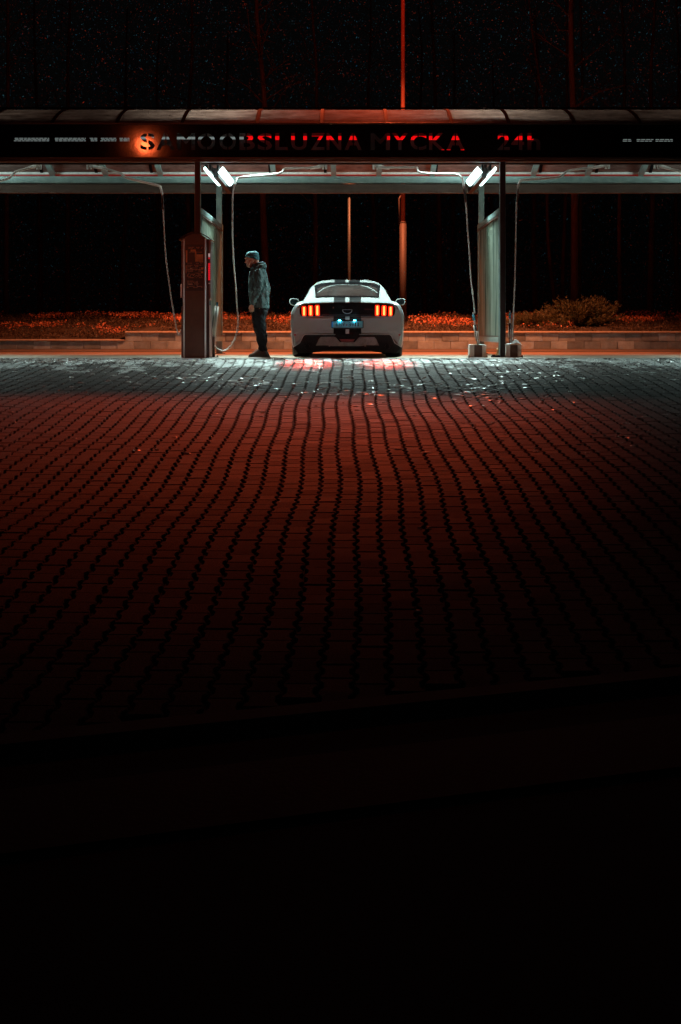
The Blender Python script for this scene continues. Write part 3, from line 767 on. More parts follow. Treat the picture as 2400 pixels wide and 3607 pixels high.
b.loft(rings)
body = b.build('body', PAINT, car)
def shade_angle(o, a=35):
    me = o.data
    for p in me.polygons: p.use_smooth = True
    bm = bmesh.new(); bm.from_mesh(me)
    for e_ in bm.edges:
        e_.smooth = not (e_.is_manifold and e_.calc_face_angle(0) > R(a))
    bm.to_mesh(me); bm.free()
shade_angle(body, 32)
# cabin
hs = cr1([(.28, .93, .80), (.55, 1.005, .80), (1.0, 1.165, .80), (1.45, 1.30, .79), (1.9, 1.368, .785), (2.3, 1.375, .785), (2.7, 1.33, .785), (3.05, 1.18, .78), (3.45, .95, .76)], 4)
def cab(y):
    for i in range(len(hs)-1):
        if hs[i][0] <= y <= hs[i+1][0]:
            k = (y-hs[i][0])/(hs[i+1][0]-hs[i][0]); return tuple(a+(c-a)*k for a, c in zip(hs[i], hs[i+1]))
    return hs[0] if y < hs[0][0] else hs[-1]
ZB = .87
def cabz(x, y, off=0):
    _, h, wb_ = cab(y); u = min(1, abs(x)/wb_)
    return ZB+(h-ZB)*(1-u**5.6)**(1/1.4)*(1-.015*u*u)+off
b = MB(); rings = []
us = [math.sin(math.pi/2*k/16) for k in range(17)]
for r_ in hs:
    wb_ = r_[2]
    half = [(wb_*u, cabz(wb_*u, r_[0])) for u in us[::-1]]
    rings.append([(CX+x, CY+r_[0], z) for x, z in half]+[(CX-x, CY+r_[0], z) for x, z in half[-2::-1]])
b.loft(rings); cabin = b.build('cabin', PAINT, car); shade_angle(cabin, 40)
GLASS = mat('dark_car_glass', (.035, .027, .025), .12, 0, .5, 2.5, spec=.6)
def patch(name, wfun, ya, yb, off, m, ny=14, nx_=20, parent=car):
    b = MB(); vs = []
    for j in range(ny+1):
        y = ya+(yb-ya)*j/ny; w0, w1 = wfun((y-ya)/(yb-ya))
        for i in range(nx_+1):
            x = w0+(w1-w0)*i/nx_; vs.append((CX+x, CY+y, cabz(x, y, off)))
    b.add(vs, [(j*(nx_+1)+i, j*(nx_+1)+i+1, (j+1)*(nx_+1)+i+1, (j+1)*(nx_+1)+i) for j in range(ny) for i in range(nx_)])
    return b.build(name, m, parent, smooth=True)
def wwin(t): return (-(.545+.04*t), .545+.04*t)
rw_ = patch('rear_window', wwin, .60, 1.44, .012, BLACKG)
def wg(t):
    k = min(1, (1-t)*5)**.5*.98; return (-(.50+.04*t)*(.35+.65*k), (.50+.04*t)*(.35+.65*k))
patch('glass', wg, .635, 1.22, .017, GLASS, parent=rw_)
# pale reflection arching inside the glass, modelled as a thin tube
b = MB(); pts = []
for k in range(25):
    u = -1+2*k/24; x = .515*u; y = 1.21-.42*abs(u)**3.2; pts.append((CX+x, CY+y, cabz(x, y, .022)))
b.tube(pts, .0075, 6); b.build('window_reflection', mat('pale_reflection', (.33, .38, .37), .5), rw_, smooth=True)
# side windows
for s_ in (-1, 1):
    b = MB(); vs = []; nyy = 16
    for j in range(nyy+1):
        y = 1.15+(3.15-1.15)*j/nyy; _, h, wb_ = cab(y)
        for u in (.975, .95, .91, .86):
            x = wb_*u; vs.append((CX+s_*(x+.008), CY+y, cabz(x, y, .004)))
    b.add(vs, [(j*4+i, j*4+i+1, (j+1)*4+i+1, (j+1)*4+i) for j in range(nyy) for i in range(3)])
    b.build('side_window', GLASS, car, smooth=True)
b = MB(); 
patch('windscreen', lambda t: (-(.62), .62), 2.75, 3.3, .01, GLASS)
def CZ(zx, zy): return (CX+(zx-797)/3.267/211, HC+(1169-(960+zy/3.267))/211)
def cpoly(name, pts, ya, yb, m, bev=0, parent=car):
    b = MB(); b.prism([CZ(*p) for p in pts][::-1], CY+ya, CY+yb); return b.build(name, m, parent, bevel=bev)
def sym(pts): return pts+[(1594-a, c) for a, c in pts[::-1]]
# spoiler lip, tail panel, trunk lip
b = MB(); rings = []
for k in range(25):
    u = -1+2*k/24; x = .80*u; z = .918-.028*abs(u)**3; yy = .02+.10*abs(u)**4
    rings.append([(CX+x, CY+yy-.035, z-.002), (CX+x, CY+yy-.03, z-.022), (CX+x, CY+yy+.08, z-.03), (CX+x, CY+yy+.16, z+.02), (CX+x, CY+yy+.0, z+.018), (CX+x, CY+yy-.03, z+.008)])
b.loft(rings); b.build('boot_lip', PAINT, car, smooth=True)
panel = cpoly('tail_panel', sym([(640, 350), (500, 352), (400, 357), (320, 364), (275, 375), (255, 395), (247, 430), (250, 470), (262, 497), (285, 505), (500, 505)]), -.016, .05, BLACKG, .006)
LENS = mat('red_lens', (.35, .01, .005), .2, 0, .1, 9, emit=(1, .02, .004), estr=1.1, coat=.5)
CORE = mat('tail_bulb', (.9, .5, .2), .4, 0, .02, 9, emit=(1, .24, .05), estr=3.4)
LENSD = mat('dark_red_lens', (.10, .004, .003), .15, 0, .1, 9, coat=.6)
for sgn in (0, 1):
    f = (lambda a: a) if not sgn else (lambda a: 1594-a)
    for (xa, xb, yt, yb_) in ((271, 328, 386, 501), (344, 405, 377, 500), (423, 481, 372, 498)):
        t_ = thing('x', (0, 0, 0), None, None) if False else None
        sh = 9
        A, B_ = f(xa), f(xb)
        if A > B_: A, B_ = B_, A
        pl = [(A+8, yt), (B_-8, yt), (B_-2, yt+14), (B_, yb_-8), (B_-8, yb_), (A+12, yb_), (A+4, yb_-14), (A, yt+12)]
        if sgn: pl = [(A+B_-p, q) for p, q in pl][::-1]
        lt = cpoly('tail_light', pl, -.028, -.0162, LENS, .003)
        cxm = (A+B_)/2+(0 if not sgn else 0)
        w = 11
        cp = [(cxm-w, yt+18), (cxm-w+7, yt+10), (cxm+w-3, yt+10), (cxm+w, yt+20), (cxm+w, yb_-14), (cxm+w-6, yb_-8), (cxm-w+4, yb_-8), (cxm-w, yb_-20)]
        cpoly('bulb', cp, -.034, -.0285, CORE, .002, parent=lt)
cpoly('panel_trim', sym([(500, 487), (640, 487), (640, 491), (500, 491)])[:0] or [(500, 487), (1095, 487), (1095, 490), (500, 490)], -.020, -.0165, mat('trim_grey', (.12, .10, .11), .4), 0, panel)
cpoly('panel_trim', [(992, 418), (1094, 418), (1094, 427), (992, 427)], -.020, -.0165, mat('trim_red', (.10, .03, .03), .4), 0, panel)
for s_ in (-1, 1):
    tl_ = bpy.data.lights.new('tail_glow', 'AREA'); tl_.shape = 'RECTANGLE'; tl_.size = .22; tl_.size_y = .10; tl_.energy = 20; tl_.color = (1, .03, .01); tl_.spread = R(34)
    to_ = bpy.data.objects.new('tail_glow', tl_); COL.objects.link(to_); to_.location = (CX+s_*.61, CY-.05, .77)
    to_.rotation_euler = Vector((0, -1.15, -.84)).to_track_quat('-Z', 'Y').to_euler()
    to_.parent = car; to_.matrix_parent_inverse = car.matrix_world.inverted()
# badge: chrome half ring
b = MB(); pts = []
for k in range(17):
    a = math.pi*k/16; zx, zy = 797-54*math.cos(a), 428+44*math.sin(a)**.8; X_, Z_ = CZ(zx, zy); pts.append((X_, CY-.026, Z_))
b.tube(pts, .0058, 6); X0, Z0 = CZ(743, 427); X1, Z1 = CZ(851, 427); b.tube([(X0, CY-.024, Z0), (X1, CY-.024, Z1)], .0035, 6)
b.build('badge', CHROME, car, smooth=True)
for zx, zy in ((637, 400), (637, 409)):
    pass
cpoly('key_barrel', [(631, 396), (643, 396), (643, 413), (631, 413)], -.02, -.0165, mat('barrel', (.4, .2, .15), .4), 0, panel)
b = MB(); rings = []
for k in range(25):
    u = -1+2*k/24; x = .80*u; yy = .015+.07*abs(u)**5; z = .657+.006*abs(u)**3; hh = .020*(1-.35*abs(u)**8)
    rings.append([(CX+x, CY+yy-.045, z-hh*.7), (CX+x, CY+yy+.08, z-hh*1.6), (CX+x, CY+yy+.08, z+hh*1.4), (CX+x, CY+yy-.018, z+hh*1.1), (CX+x, CY+yy-.042, z+hh*.3)])
b.loft(rings); b.build('bumper_shelf', PAINT, car, smooth=False)
# bumper, plate recess, valance, diffuser
cpoly('plate_recess', [(638, 537), (957, 537), (957, 715), (885, 803), (710, 803), (638, 715)], -.024, .03, BLACKG, .004)
cpoly('bumper_stripe', [(777, 652), (818, 652), (818, 704), (777, 704)], -.028, -.0242, mat('stripe_gap_paint', (.5, .5, .48), .4))
cpoly('bumper_stripe', [(773, 508), (822, 508), (822, 546), (777, 546)], -.034, -.0245, mat('stripe_paint', (.5, .52, .5), .4))
pf = cpoly('plate_frame', [(612, 556), (985, 552), (985, 636), (970, 643), (625, 643), (612, 636)], -.046, -.0245, BLACK, .003)
PLATE = mat('number_plate', (.10, .36, .43), .4, 0, .15, 9)
plt = cpoly('number_plate', [(630, 563), (972, 560), (972, 632), (632, 634)], -.050, -.0465, PLATE, 0)
cpoly('plate_band', [(616, 566), (634, 566), (634, 632), (616, 632)], -.0515, -.0466, mat('plate_blue', (.01, .10, .35), .4, emit=(0, .25, .5), estr=.25), 0, plt)
def text(body_, x, z, w, h, y, m, parent, name):
    cu = bpy.data.curves.new(name, 'FONT'); cu.body = body_; cu.size = 1; cu.extrude = .04; cu.offset = .012; cu.resolution_u = 2
    to = bpy.data.objects.new(name, cu); COL.objects.link(to); dg = bpy.context.evaluated_depsgraph_get(); dg.update()
    tm = bpy.data.meshes.new_from_object(to.evaluated_get(dg)); bpy.data.objects.remove(to); bpy.data.curves.remove(cu)
    vx = [v.co.x for v in tm.vertices]; vy = [v.co.y for v in tm.vertices]; x0, x1, y0_, y1_ = min(vx), max(vx), min(vy), max(vy)
    bb = MB(); bb.add([(x+(v.co.x-x0)/(x1-x0)*w, y-v.co.z*.01, z+(v.co.y-y0_)/(y1_-y0_)*h) for v in tm.vertices], [tuple(p.vertices) for p in tm.polygons])
    return bb.build(name, m, parent)
PLT = mat('plate_letter', (.01, .015, .02), .5)
for s_, xa, xb in (('6', 664, 692), ('H', 700, 730), ('9', 738, 766), ('3', 812, 838), ('9', 846, 872), ('1', 882, 898), ('1', 912, 930)):
    X0, Z0 = CZ(xa, 621); X1, Z1 = CZ(xb, 573); text(s_, X0, Z0, X1-X0, Z1-Z0, CY-.0512, PLT, plt, 'plate_character')
b = MB(); X0, Z0 = CZ(789, 604); b.tube([(X0, CY-.053, Z0), (X0, CY-.0505, Z0)], .013, 12); b.build('plate_seal', mat('seal', (.15, .05, .06), .5), plt)
PL = mat('plate_lamp', (.6, .9, 1), .4, 0, .02, 5, emit=(.10, .80, 1.0), estr=60)
for zx in (710, 880):
    X0, Z0 = CZ(zx, 553); b = MB(); b.box((X0, CY-.066, Z0+.002), (.019, .006, .004)); b.build('plate_lamp', PL, car)
cpoly('reverse_light', [(706, 766), (884, 766), (866, 796), (730, 796)], -.030, -.0245, mat('lamp_glass', (.16, .02, .02), .3), .002)
VAL = mat('black_valance', (.008, .007, .007), .8, 0, .3, 8, spec=.15)
cpoly('valance', sym([(300, 716), (285, 735), (255, 812), (176, 860), (192, 880), (230, 925), (420, 920), (520, 905)]), -.022, .20, VAL, .006)
b = MB()
pts = [CZ(*p) for p in ((176, 858), (250, 812), (290, 730), (310, 714), (660, 712))]
for m_ in (1, -1): b.tube([(CX+m_*(p[0]-CX), CY-.026, p[1]) for p in pts], .006, 6)
b.build('valance_edge', mat('edge_paint', (.5, .52, .51), .3), car, smooth=True)
DIF = mat('grey_diffuser', (.17, .125, .11), .6, 0, .3, 14)
cpoly('diffuser', [(436, 842), (468, 768), (492, 742), (640, 740), (665, 748), (712, 800), (882, 800), (928, 748), (952, 740), (1108, 742), (1132, 768), (1163, 842), (1118, 838), (1010, 836), (960, 846), (620, 846), (585, 838), (480, 838)], -.05, .10, DIF, .006)
for zx in (592, 1003): cpoly('diffuser_fin', [(zx-7, 775), (zx+7, 775), (zx+10, 850), (zx-10, 850)], -.085, -.0505, DIF, .003)
for zx in (335, 1259):
    X0, Z0 = CZ(zx, 852); b = MB(); pts = [(X0, CY-.045, Z0), (X0, CY+.25, Z0)]
    b.tube(pts, .044, 16, cap=False); b.tube(pts, .038, 16, cap=False); b.build('exhaust_tip', mat('dull_chrome', (.18, .15, .14), .35, .9), car, smooth=True)
for zx in (195, 1399): cpoly('reflector', [(zx-14, 711), (zx+13, 708), (zx+9, 727), (zx-9, 727)], -.002, .08, mat('reflector_red', (.35, .01, .01), .3, emit=(1, .02, .01), estr=.05), .002)
for m_ in (0, 1):
    pl = [(178, 704), (188, 678), (225, 652), (275, 640), (330, 668), (240, 686)]
    if m_: pl = [(1594-a, c) for a, c in pl][::-1]
    o = cpoly('bumper_ledge', pl, -.03 if 0 else -.012, .12, PAINT, .008)
b = MB(); b.bx(CX-.60, CX+.60, CY+.25, CY+.75, .125, .34); b.bx(CX-.3, CX+.3, CY+.75, CY+4.0, .14, .3)
b.tube([(CX-.72, CY+1.0, .3), (CX+.72, CY+1.0, .3)], .05, 8); b.build('underbody', VAL, car, bevel=.02)
# wheels
for i, (sx2, wy) in enumerate(((-1, 1.0), (1, 1.0), (-1, 3.72), (1, 3.72))):
    cxw = CX+sx2*.805; b = MB(); rings = []
    prof = [(.235, .13), (.30, .145), (.330, .140), (.345, .11), (.347, .04), (.347, -.04), (.345, -.11), (.330, -.140), (.30, -.145), (.235, -.13)]
    wf = thing('wheel', (cxw, CY+wy, .347), None, None); wf.parent = car; wf.matrix_parent_inverse = car.matrix_world.inverted()
    for k in range(36):
        a = 2*math.pi*k/36; rings.append([(cxw+w_, CY+wy+r_*math.cos(a), .347+r_*math.sin(a)) for r_, w_ in prof])
    vs = [v for r_ in rings for v in r_]; n = len(prof)
    b.add(vs, [(k*n+j, k*n+j+1, ((k+1) % 36)*n+j+1, ((k+1) % 36)*n+j) for k in range(36) for j in range(n-1)])
    b.build('tyre', RUBBER, wf, smooth=True)
    b = MB(); b.tube([(cxw-.10, CY+wy, .347), (cxw+.10, CY+wy, .347)], .232, 24)
    for k in range(5):
        a = 2*math.pi*k/5; b.tube([(cxw+sx2*.11, CY+wy, .347), (cxw+sx2*.115, CY+wy+.21*math.cos(a), .347+.21*math.sin(a))], .028, 6)
    b.build('rim', BLACK, wf)
# mirrors
for s_ in (-1, 1):
    b = MB(); rings = []
    c = Vector((CX+s_*.975, CY+2.45, .98))
    for k, (yo, sc_) in enumerate(((-.055, .86), (-.05, 1.0), (0, 1.02), (.06, .85), (.11, .5), (.13, .15))):
        rg_ = []
        for j in range(16):
            a = 2*math.pi*j/16; ca, sa = math.cos(a), math.sin(a)
            rg_.append(c+Vector((s_*.092*sc_*math.copysign(abs(ca)**.7, ca), yo, .068*sc_*math.copysign(abs(sa)**.75, sa)+.012*ca)))
        rings.append(rg_)
    b.loft(rings); f = b.build('mirror', PAINT, car, smooth=True)
    b = MB(); rg_ = []
    for yo, sc_ in ((-.058, .80), (-.0555, .84)):
        rg_.append([c+Vector((s_*.092*sc_*math.copysign(abs(math.cos(2*math.pi*j/16))**.7, math.cos(2*math.pi*j/16)), yo, .068*sc_*math.copysign(abs(math.sin(2*math.pi*j/16))**.75, math.sin(2*math.pi*j/16))+.012*math.cos(2*math.pi*j/16))) for j in range(16)])
    b.loft(rg_); b.build('mirror_glass', mat('mirror_glass', (.10, .13, .14), .1, .9), f)
    b = MB(); b.tube([(CX+s_*.80, CY+2.46, .93), (CX+s_*.92, CY+2.46, .945)], .022, 8); b.build('mirror_arm', BLACK, f)

# ------------------------------------------------------------------ person
PXc, PY_ = 915, .10
def q(px, py, y=0.0): return Vector(((px-1224)/207.5, PY_+y, max(0, (1258-py)/207.5)))
SKIN = mat('skin', (.62, .30, .20), .5, 0, .08, 20)
JACK = mat('grey_jacket', (.062, .105, .105), .75, 0, .35, 9, 1.0, 26, spec=.2, stretch=(1, 1, .5))
TROU = mat('dark_trousers', (.012, .015, .018), .8, 0, .35, 10, .7, 22, spec=.12, stretch=(1, 1, .6))
BEAN = mat('teal_beanie', (.05, .18, .21), .85, 0, .3, 18, .6, 70)
SHOE = mat('black_shoe', (.02, .028, .03), .35, 0, .4, 30, .3, 60)
man = thing('person', (q(PXc, 1258).x, PY_, 0), 'man in grey hooded jacket, dark trousers and teal beanie, standing in profile beside the car', 'person')
def ring(x0, x1, py, ry, tilt=0.0, n=20, y=0.0, sq=1.0):
    a0, a1 = q(x0, py, y), q(x1, py, y); c = (a0+a1)/2; rx = (a1.x-a0.x)/2
    out = []
    for k in range(n):
        a = 2*math.pi*k/n; ca, sa = math.cos(a), math.sin(a)
        out.append(c+Vector((rx*math.copysign(abs(ca)**sq, ca), ry*math.copysign(abs(sa)**sq, sa), tilt*ca)))
    return out
def remesh(o, vox, sm=4, fac=.5):
    md = o.modifiers.new('r', 'REMESH'); md.mode = 'VOXEL'; md.voxel_size = vox; md.use_smooth_shade = True
    if sm:
        m2 = o.modifiers.new('s', 'SMOOTH'); m2.iterations = sm; m2.factor = fac
    m = o.data.materials[0]; apply_mods(o)
    if not o.data.materials: o.data.materials.append(m)
    o.data.polygons.foreach_set('use_smooth', [True]*len(o.data.polygons)); return o
def fold(o, amp, f, seed, zs=.6, power=1):
    """cloth folds pressed into the surface"""
    me = o.data; ns = [v.normal.copy() for v in me.vertices]
    for v, n_ in zip(me.vertices, ns):
        p = v.co; k = noise.noise(Vector((p.x*f+seed, p.y*f, p.z*f*zs+p.x*f*.7)))
        k = 1-2*abs(k); v.co = p+n_*amp*(k-.5)
    me.update(); return o
HEAD = [(879, 903, 887, .030), (873, 906, 890, .055), (869, 910, 896, .071), (866.5, 912, 902, .077), (866, 912.5, 908, .079), (866.8, 912, 912, .078), (868.8, 911, 915.5, .077),
        (869.2, 908, 921, .073), (869.8, 904, 926.5, .068), (870.6, 901, 930, .063), (871, 899, 933.5, .057), (872.2, 896, 937, .045), (875, 892, 940.5, .026)]
b = MB(); b.loft([ring(a, c, z_, r_) for a, c, z_, r_ in HEAD])
b.tube([q(899, 916), q(902, 932), q(908, 955)], [.060, .057, .065], 16)
# nose, brow, lips, chin, ears
b.loft([[q(867.5, 911, -.010), q(867.5, 911, .010), q(870, 911, .012), q(870, 911, -.012)],
        [q(865.2, 918, -.011), q(865.2, 918, .011), q(870, 918, .016), q(870, 918, -.016)],
        [q(862.8, 924.5, -.013), q(862.8, 924.5, .013), q(871, 924.5, .021), q(871, 924.5, -.021)],
        [q(865.5, 927.2, -.010), q(865.5, 927.2, .010), q(871, 927.5, .016), q(871, 927.5, -.016)]])
b.tube([q(866.6, 910.5, -.045), q(865.6, 910.3, -.015), q(865.6, 910.3, .015), q(866.6, 910.5, .045)], .011, 8)
b.tube([q(871.5, 930.3, -.026), q(869.8, 930.1, 0), q(871.5, 930.3, .026)], .007, 8)
b.tube([q(871.8, 932.6, -.022), q(870.4, 932.6, 0), q(871.8, 932.6, .022)], .007, 8)
b.tube([q(874.6, 938, -.018), q(872.8, 938, 0), q(874.6, 938, .018)], .013, 8)
for s_ in (-1, 1):
    b.loft([ring(890.5, 896, 912, .008, y=s_*.081, n=10), ring(888.8, 897, 916, .012, y=s_*.082, n=10), ring(889.2, 895.5, 920.5, .010, y=s_*.080, n=10), ring(890.5, 893, 923.5, .007, y=s_*.077, n=10)])
# trunk, limbs under the clothes
b.loft([ring(895, 930, 950, .12), ring(886, 936, 965, .15), ring(884, 938, 1000, .14), ring(886, 936, 1040, .13), ring(890, 936, 1085, .145), ring(896, 930, 1100, .12)])
near = [q(906, 960, -.175), q(911, 1008, -.215), q(899, 1048, -.215), q(892, 1072, -.205)]
far = [q(908, 960, .175), q(934, 1014, .225), q(918, 1050, .205), q(908, 1072, .190)]
b.tube(smooth_path(near, 3), [.047, .045, .043, .041, .040, .038, .035, .032, .028, .026], 10)
b.tube(smooth_path(far, 3), [.047, .045, .043, .041, .040, .038, .035, .032, .028, .026], 10)
for s_, dx in ((-1, 0), (1, 2)):
    b.tube([q(914+dx, 1085, s_*.085), q(915+dx, 1120, s_*.09), q(920+dx, 1165, s_*.092), q(925+dx, 1200, s_*.095), q(927+dx, 1232, s_*.098), q(928+dx, 1248, s_*.1)], [.085, .075, .055, .050, .036, .038], 12)
    b.tube([q(929+dx, 1250, s_*.1), q(905+dx, 1252, s_*.1)], [.03, .022], 8)
# near hand: palm, thumb and four curled fingers
def hand(b, wrist, d_, y):
    palm = wrist+d_*.075
    b.loft([[wrist+Vector((-.022, y*.0-.012, 0)), wrist+Vector((.024, -.012, 0)), wrist+Vector((.024, .012, 0)), wrist+Vector((-.022, .012, 0))],
            [palm+Vector((-.043, -.013, 0)), palm+Vector((.042, -.013, 0)), palm+Vector((.042, .013, 0)), palm+Vector((-.043, .013, 0))]])
    for k, (ox, ln) in enumerate(((-.036, .060), (-.012, .072), (.012, .067), (.035, .052))):
        r0 = palm+Vector((ox, 0, .004)); r1 = r0+d_*ln*.5+Vector((0, .004, 0)); r2 = r1+d_*ln*.32+Vector((0, .016, 0)); r3 = r2+Vector((0, .018, -.004))
        b.tube([r0, r1, r2, r3], [.0088, .0084, .0078, .0065], 8)
    t0 = wrist+d_*.02+Vector((-.024, 0, 0)); t1 = t0+Vector((-.022, .006, -.03)); t2 = t1+Vector((-.004, .012, -.028))
    b.tube([t0, t1, t2], [.013, .0115, .009], 8)
hand(b, q(891.5, 1073, -.205), Vector((-.10, 0, -1)).normalized(), -1)
hand(b, q(907, 1073, .19), Vector((-.10, 0, -1)).normalized(), 1)
bodyo = b.build('body', SKIN, man); remesh(bodyo, .0045, 1)
b = MB()
for s_ in (-1, 1):
    b.loft([ring(867.6, 870.6, 913.3, .006, y=s_*.034, n=8), ring(867.2, 871, 914.6, .012, y=s_*.034, n=8), ring(867.8, 870.6, 915.8, .007, y=s_*.034, n=8)])
b.build('eye', mat('dark_eye', (.02, .015, .015), .3), man, smooth=True)
b = MB(); b.loft([ring(880, 899, 921, .0745), ring(875, 899, 928, .0675), ring(873.5, 897, 934, .059), ring(874.5, 894, 937.5, .048), ring(877.5, 891, 941.3, .029)], cap=True)
b.build('beard', mat('stubble', (.30, .13, .09), .9, 0, .3, 60), man, smooth=True).scale = (1, 1, 1)
# beanie
b = MB(); rr_ = []
for a, c, z_, r_, tl_ in ((884, 900, 884.2, .022, 0), (875.5, 907, 886.5, .052, 0), (870.5, 911, 891, .074, -.006), (867.2, 913, 896.5, .085, -.012), (865.3, 914, 902.5, .089, -.018), (865.0, 914, 907.5, .090, -.024), (865.6, 913.2, 910.2, .088, -.027), (867.8, 911.6, 910.6, .083, -.027)):
    rr_.append(ring(a, c, z_, r_, tl_))
b.loft(rr_); o = b.build('beanie', BEAN, man); remesh(o, .0062, 2); fold(o, .005, 26, 2.0)
# jacket
b = MB()
b.loft([ring(893, 928, 938, .085), ring(888, 932, 946, .145), ring(882.5, 936, 955, .195), ring(878.5, 940, 966, .215), ring(876.5, 943, 982, .215), ring(876.2, 945.5, 1003, .208), ring(876.4, 947, 1028, .205),
        ring(879, 947.5, 1052, .205), ring(882.5, 947.8, 1070, .207), ring(884.5, 948, 1080, .208, -.012), ring(885.5, 947, 1083.5, .204, -.014)])
b.tube(smooth_path([q(909, 957, -.165), q(913, 984, -.215), q(912, 1012, -.232), q(901, 1044, -.228), q(893.5, 1068, -.215), q(891.5, 1075, -.21)], 3),
       [.085, .083, .080, .077, .074, .072, .071, .069, .066, .062, .057, .053, .048, .045, .043, .040], 14)
b.tube(smooth_path([q(911, 957, .165), q(925, 984, .215), q(937, 1014, .235), q(926, 1044, .22), q(912, 1068, .205), q(908, 1075, .19)], 3),
       [.085, .083, .080, .077, .074, .072, .071, .069, .066, .062, .057, .053, .048, .045, .043, .040], 14)
o = b.build('jacket', JACK, man); remesh(o, .0085, 4); fold(o, .016, 11, 5.0, .8); fold(o, .007, 27, 9.0, 1.2)
b = MB(); pts = []; rd = []
for k in range(25):
    a = 2*math.pi*k/24; ca = math.cos(a)
    pts.append(q(907+17.5*ca, 931-4.5*ca, .088*math.sin(a))+Vector((0, 0, 0))); rd.append(.026+.006*ca)
b.tube(pts, rd, 10, cap=False)
pts = []; rd = []
for k in range(25):
    a = 2*math.pi*k/24; ca = math.cos(a)
    pts.append(q(909+21*ca, 942-4*ca, .115*math.sin(a))); rd.append(.030+.016*max(0, ca))
b.tube(pts, rd, 10, cap=False)
b.loft([ring(926, 937, 927, .05), ring(922, 940, 934, .075), ring(922, 939.5, 944, .07), ring(924, 935, 951, .04)])
o = b.build('hood', JACK, man); remesh(o, .0075, 3); fold(o, .010, 22, 1.0, 2.0)
# trousers
b = MB()
b.loft([ring(887, 944, 1068, .175), ring(887.5, 943.5, 1085, .178), ring(887.5, 941, 1100, .182), ring(889, 938, 1112, .175)])
for s_, dx in ((-1, 0), (1, 2)):
    b.loft([ring(887.5+dx, 941+dx, 1092, .095, y=s_*.085), ring(888.5+dx, 936+dx, 1115, .100, y=s_*.09), ring(892+dx, 933.5+dx, 1138, .094, y=s_*.092), ring(897+dx, 936+dx, 1160, .086, y=s_*.094),
            ring(902.5+dx, 938.5+dx, 1182, .080, y=s_*.096), ring(908+dx, 939+dx, 1205, .070, y=s_*.098), ring(912+dx, 938.5+dx, 1222, .060, y=s_*.099), ring(913.5+dx, 938+dx, 1237, .056, y=s_*.1)])
o = b.build('trousers', TROU, man); remesh(o, .0085, 3); fold(o, .015, 12, 3.0, .9); fold(o, .006, 30, 6.0)
for s_, dx in ((-1, 0), (1, 3)):
    b = MB(); y_ = s_*.105
    def sr(px, ztop, w, zb=.003):
        x_ = (px+dx-1224)/207.5; n = 14; out = []
        for k in range(n):
            a = 2*math.pi*k/n; ca, sa = math.cos(a), math.sin(a)
            out.append(Vector((x_, PY_+y_+w*math.copysign(abs(ca)**.7, ca), zb+(ztop-zb)*(.5+.5*math.copysign(abs(sa)**.8, sa)))))
        return out
    b.loft([sr(878, .035, .022, .012), sr(881, .055, .037), sr(888, .066, .046), sr(897, .080, .048), sr(906, .112, .045), sr(914, .135, .041), sr(925, .125, .040), sr(935, .120, .040), sr(941, .085, .038), sr(945, .040, .032), sr(947, .025, .026, .008)])
    o = b.build('shoe', SHOE, man); remesh(o, .006, 2)
    b = MB(); b.loft([sr(877.5, .024, .030), sr(884, .026, .049), sr(900, .026, .051), sr(925, .026, .044), sr(945, .026, .036)]); b.build('sole', BLACK, o, smooth=True)
    b = MB()
    for k in range(4):
        xx = q(893+dx+k*5, 0).x; zz = .082+k*.014; b.tube([(xx, PY_+y_-.036, zz-.006), (xx-.004, PY_+y_, zz+.010), (xx, PY_+y_+.036, zz-.006)], .0045, 6)
    b.build('lace', mat('lace', (.08, .16, .17), .7), o, smooth=True)

# ------------------------------------------------------------------ retaining wall
YW = 10.2; sw = 5000/(YW+24)
wx = lambda px: (px-1224)/sw
zb = .012
t = thing('retaining_wall', (0, YW, 0), 'low grey concrete block retaining wall with a flat cap behind the bays', 'wall')
b = MB(); h = .193; xs0 = wx(441)
for row in (0, 1):
    x = -16.0 if row == 0 else xs0
    while x < 16:
        dx_ = random.uniform(-.004, .004)
        b.box((x+.2, YW+.10+random.uniform(-.004, .004), zb+h*(row+.5)), (.1965, .10, h/2-.0035)); x += .402
b.build('block', BLOCK, t, bevel=.006)
nt = BLOCK.node_tree; N = nt.nodes; L = nt.links
geo = N.new('ShaderNodeNewGeometry'); rr = N.new('ShaderNodeMapRange'); rr.inputs['To Min'].default_value = .55; rr.inputs['To Max'].default_value = 1.35
L.new(geo.outputs['Random Per Island'], rr.inputs['Value']); mul = N.new('ShaderNodeVectorMath'); mul.operation = 'SCALE'
L.new(N['ramp'].outputs['Color'], mul.inputs[0]); L.new(rr.outputs[0], mul.inputs['Scale']); L.new(mul.outputs[0], N['Principled BSDF'].inputs['Base Color'])
t.children[0].name = 'block_course'
for xa, xb, row in ((-16, xs0, 1), (xs0, 16, 2)):
    z = zb+h*row; b = MB()
    b.loft([[(xa, YW-.015, z+.001), (xa, YW+.215, z+.001), (xa, YW+.215, z+.052), (xa, YW+.03, z+.052), (xa, YW-.015, z+.020)],
            [(xb, YW-.015, z+.001), (xb, YW+.215, z+.001), (xb, YW+.215, z+.052), (xb, YW+.03, z+.052), (xb, YW-.015, z+.020)]])
    b.build('wall_cap', mat('cap_concrete', (.32, .27, .22), .9, 0, .3, 14, .5, 70), t)

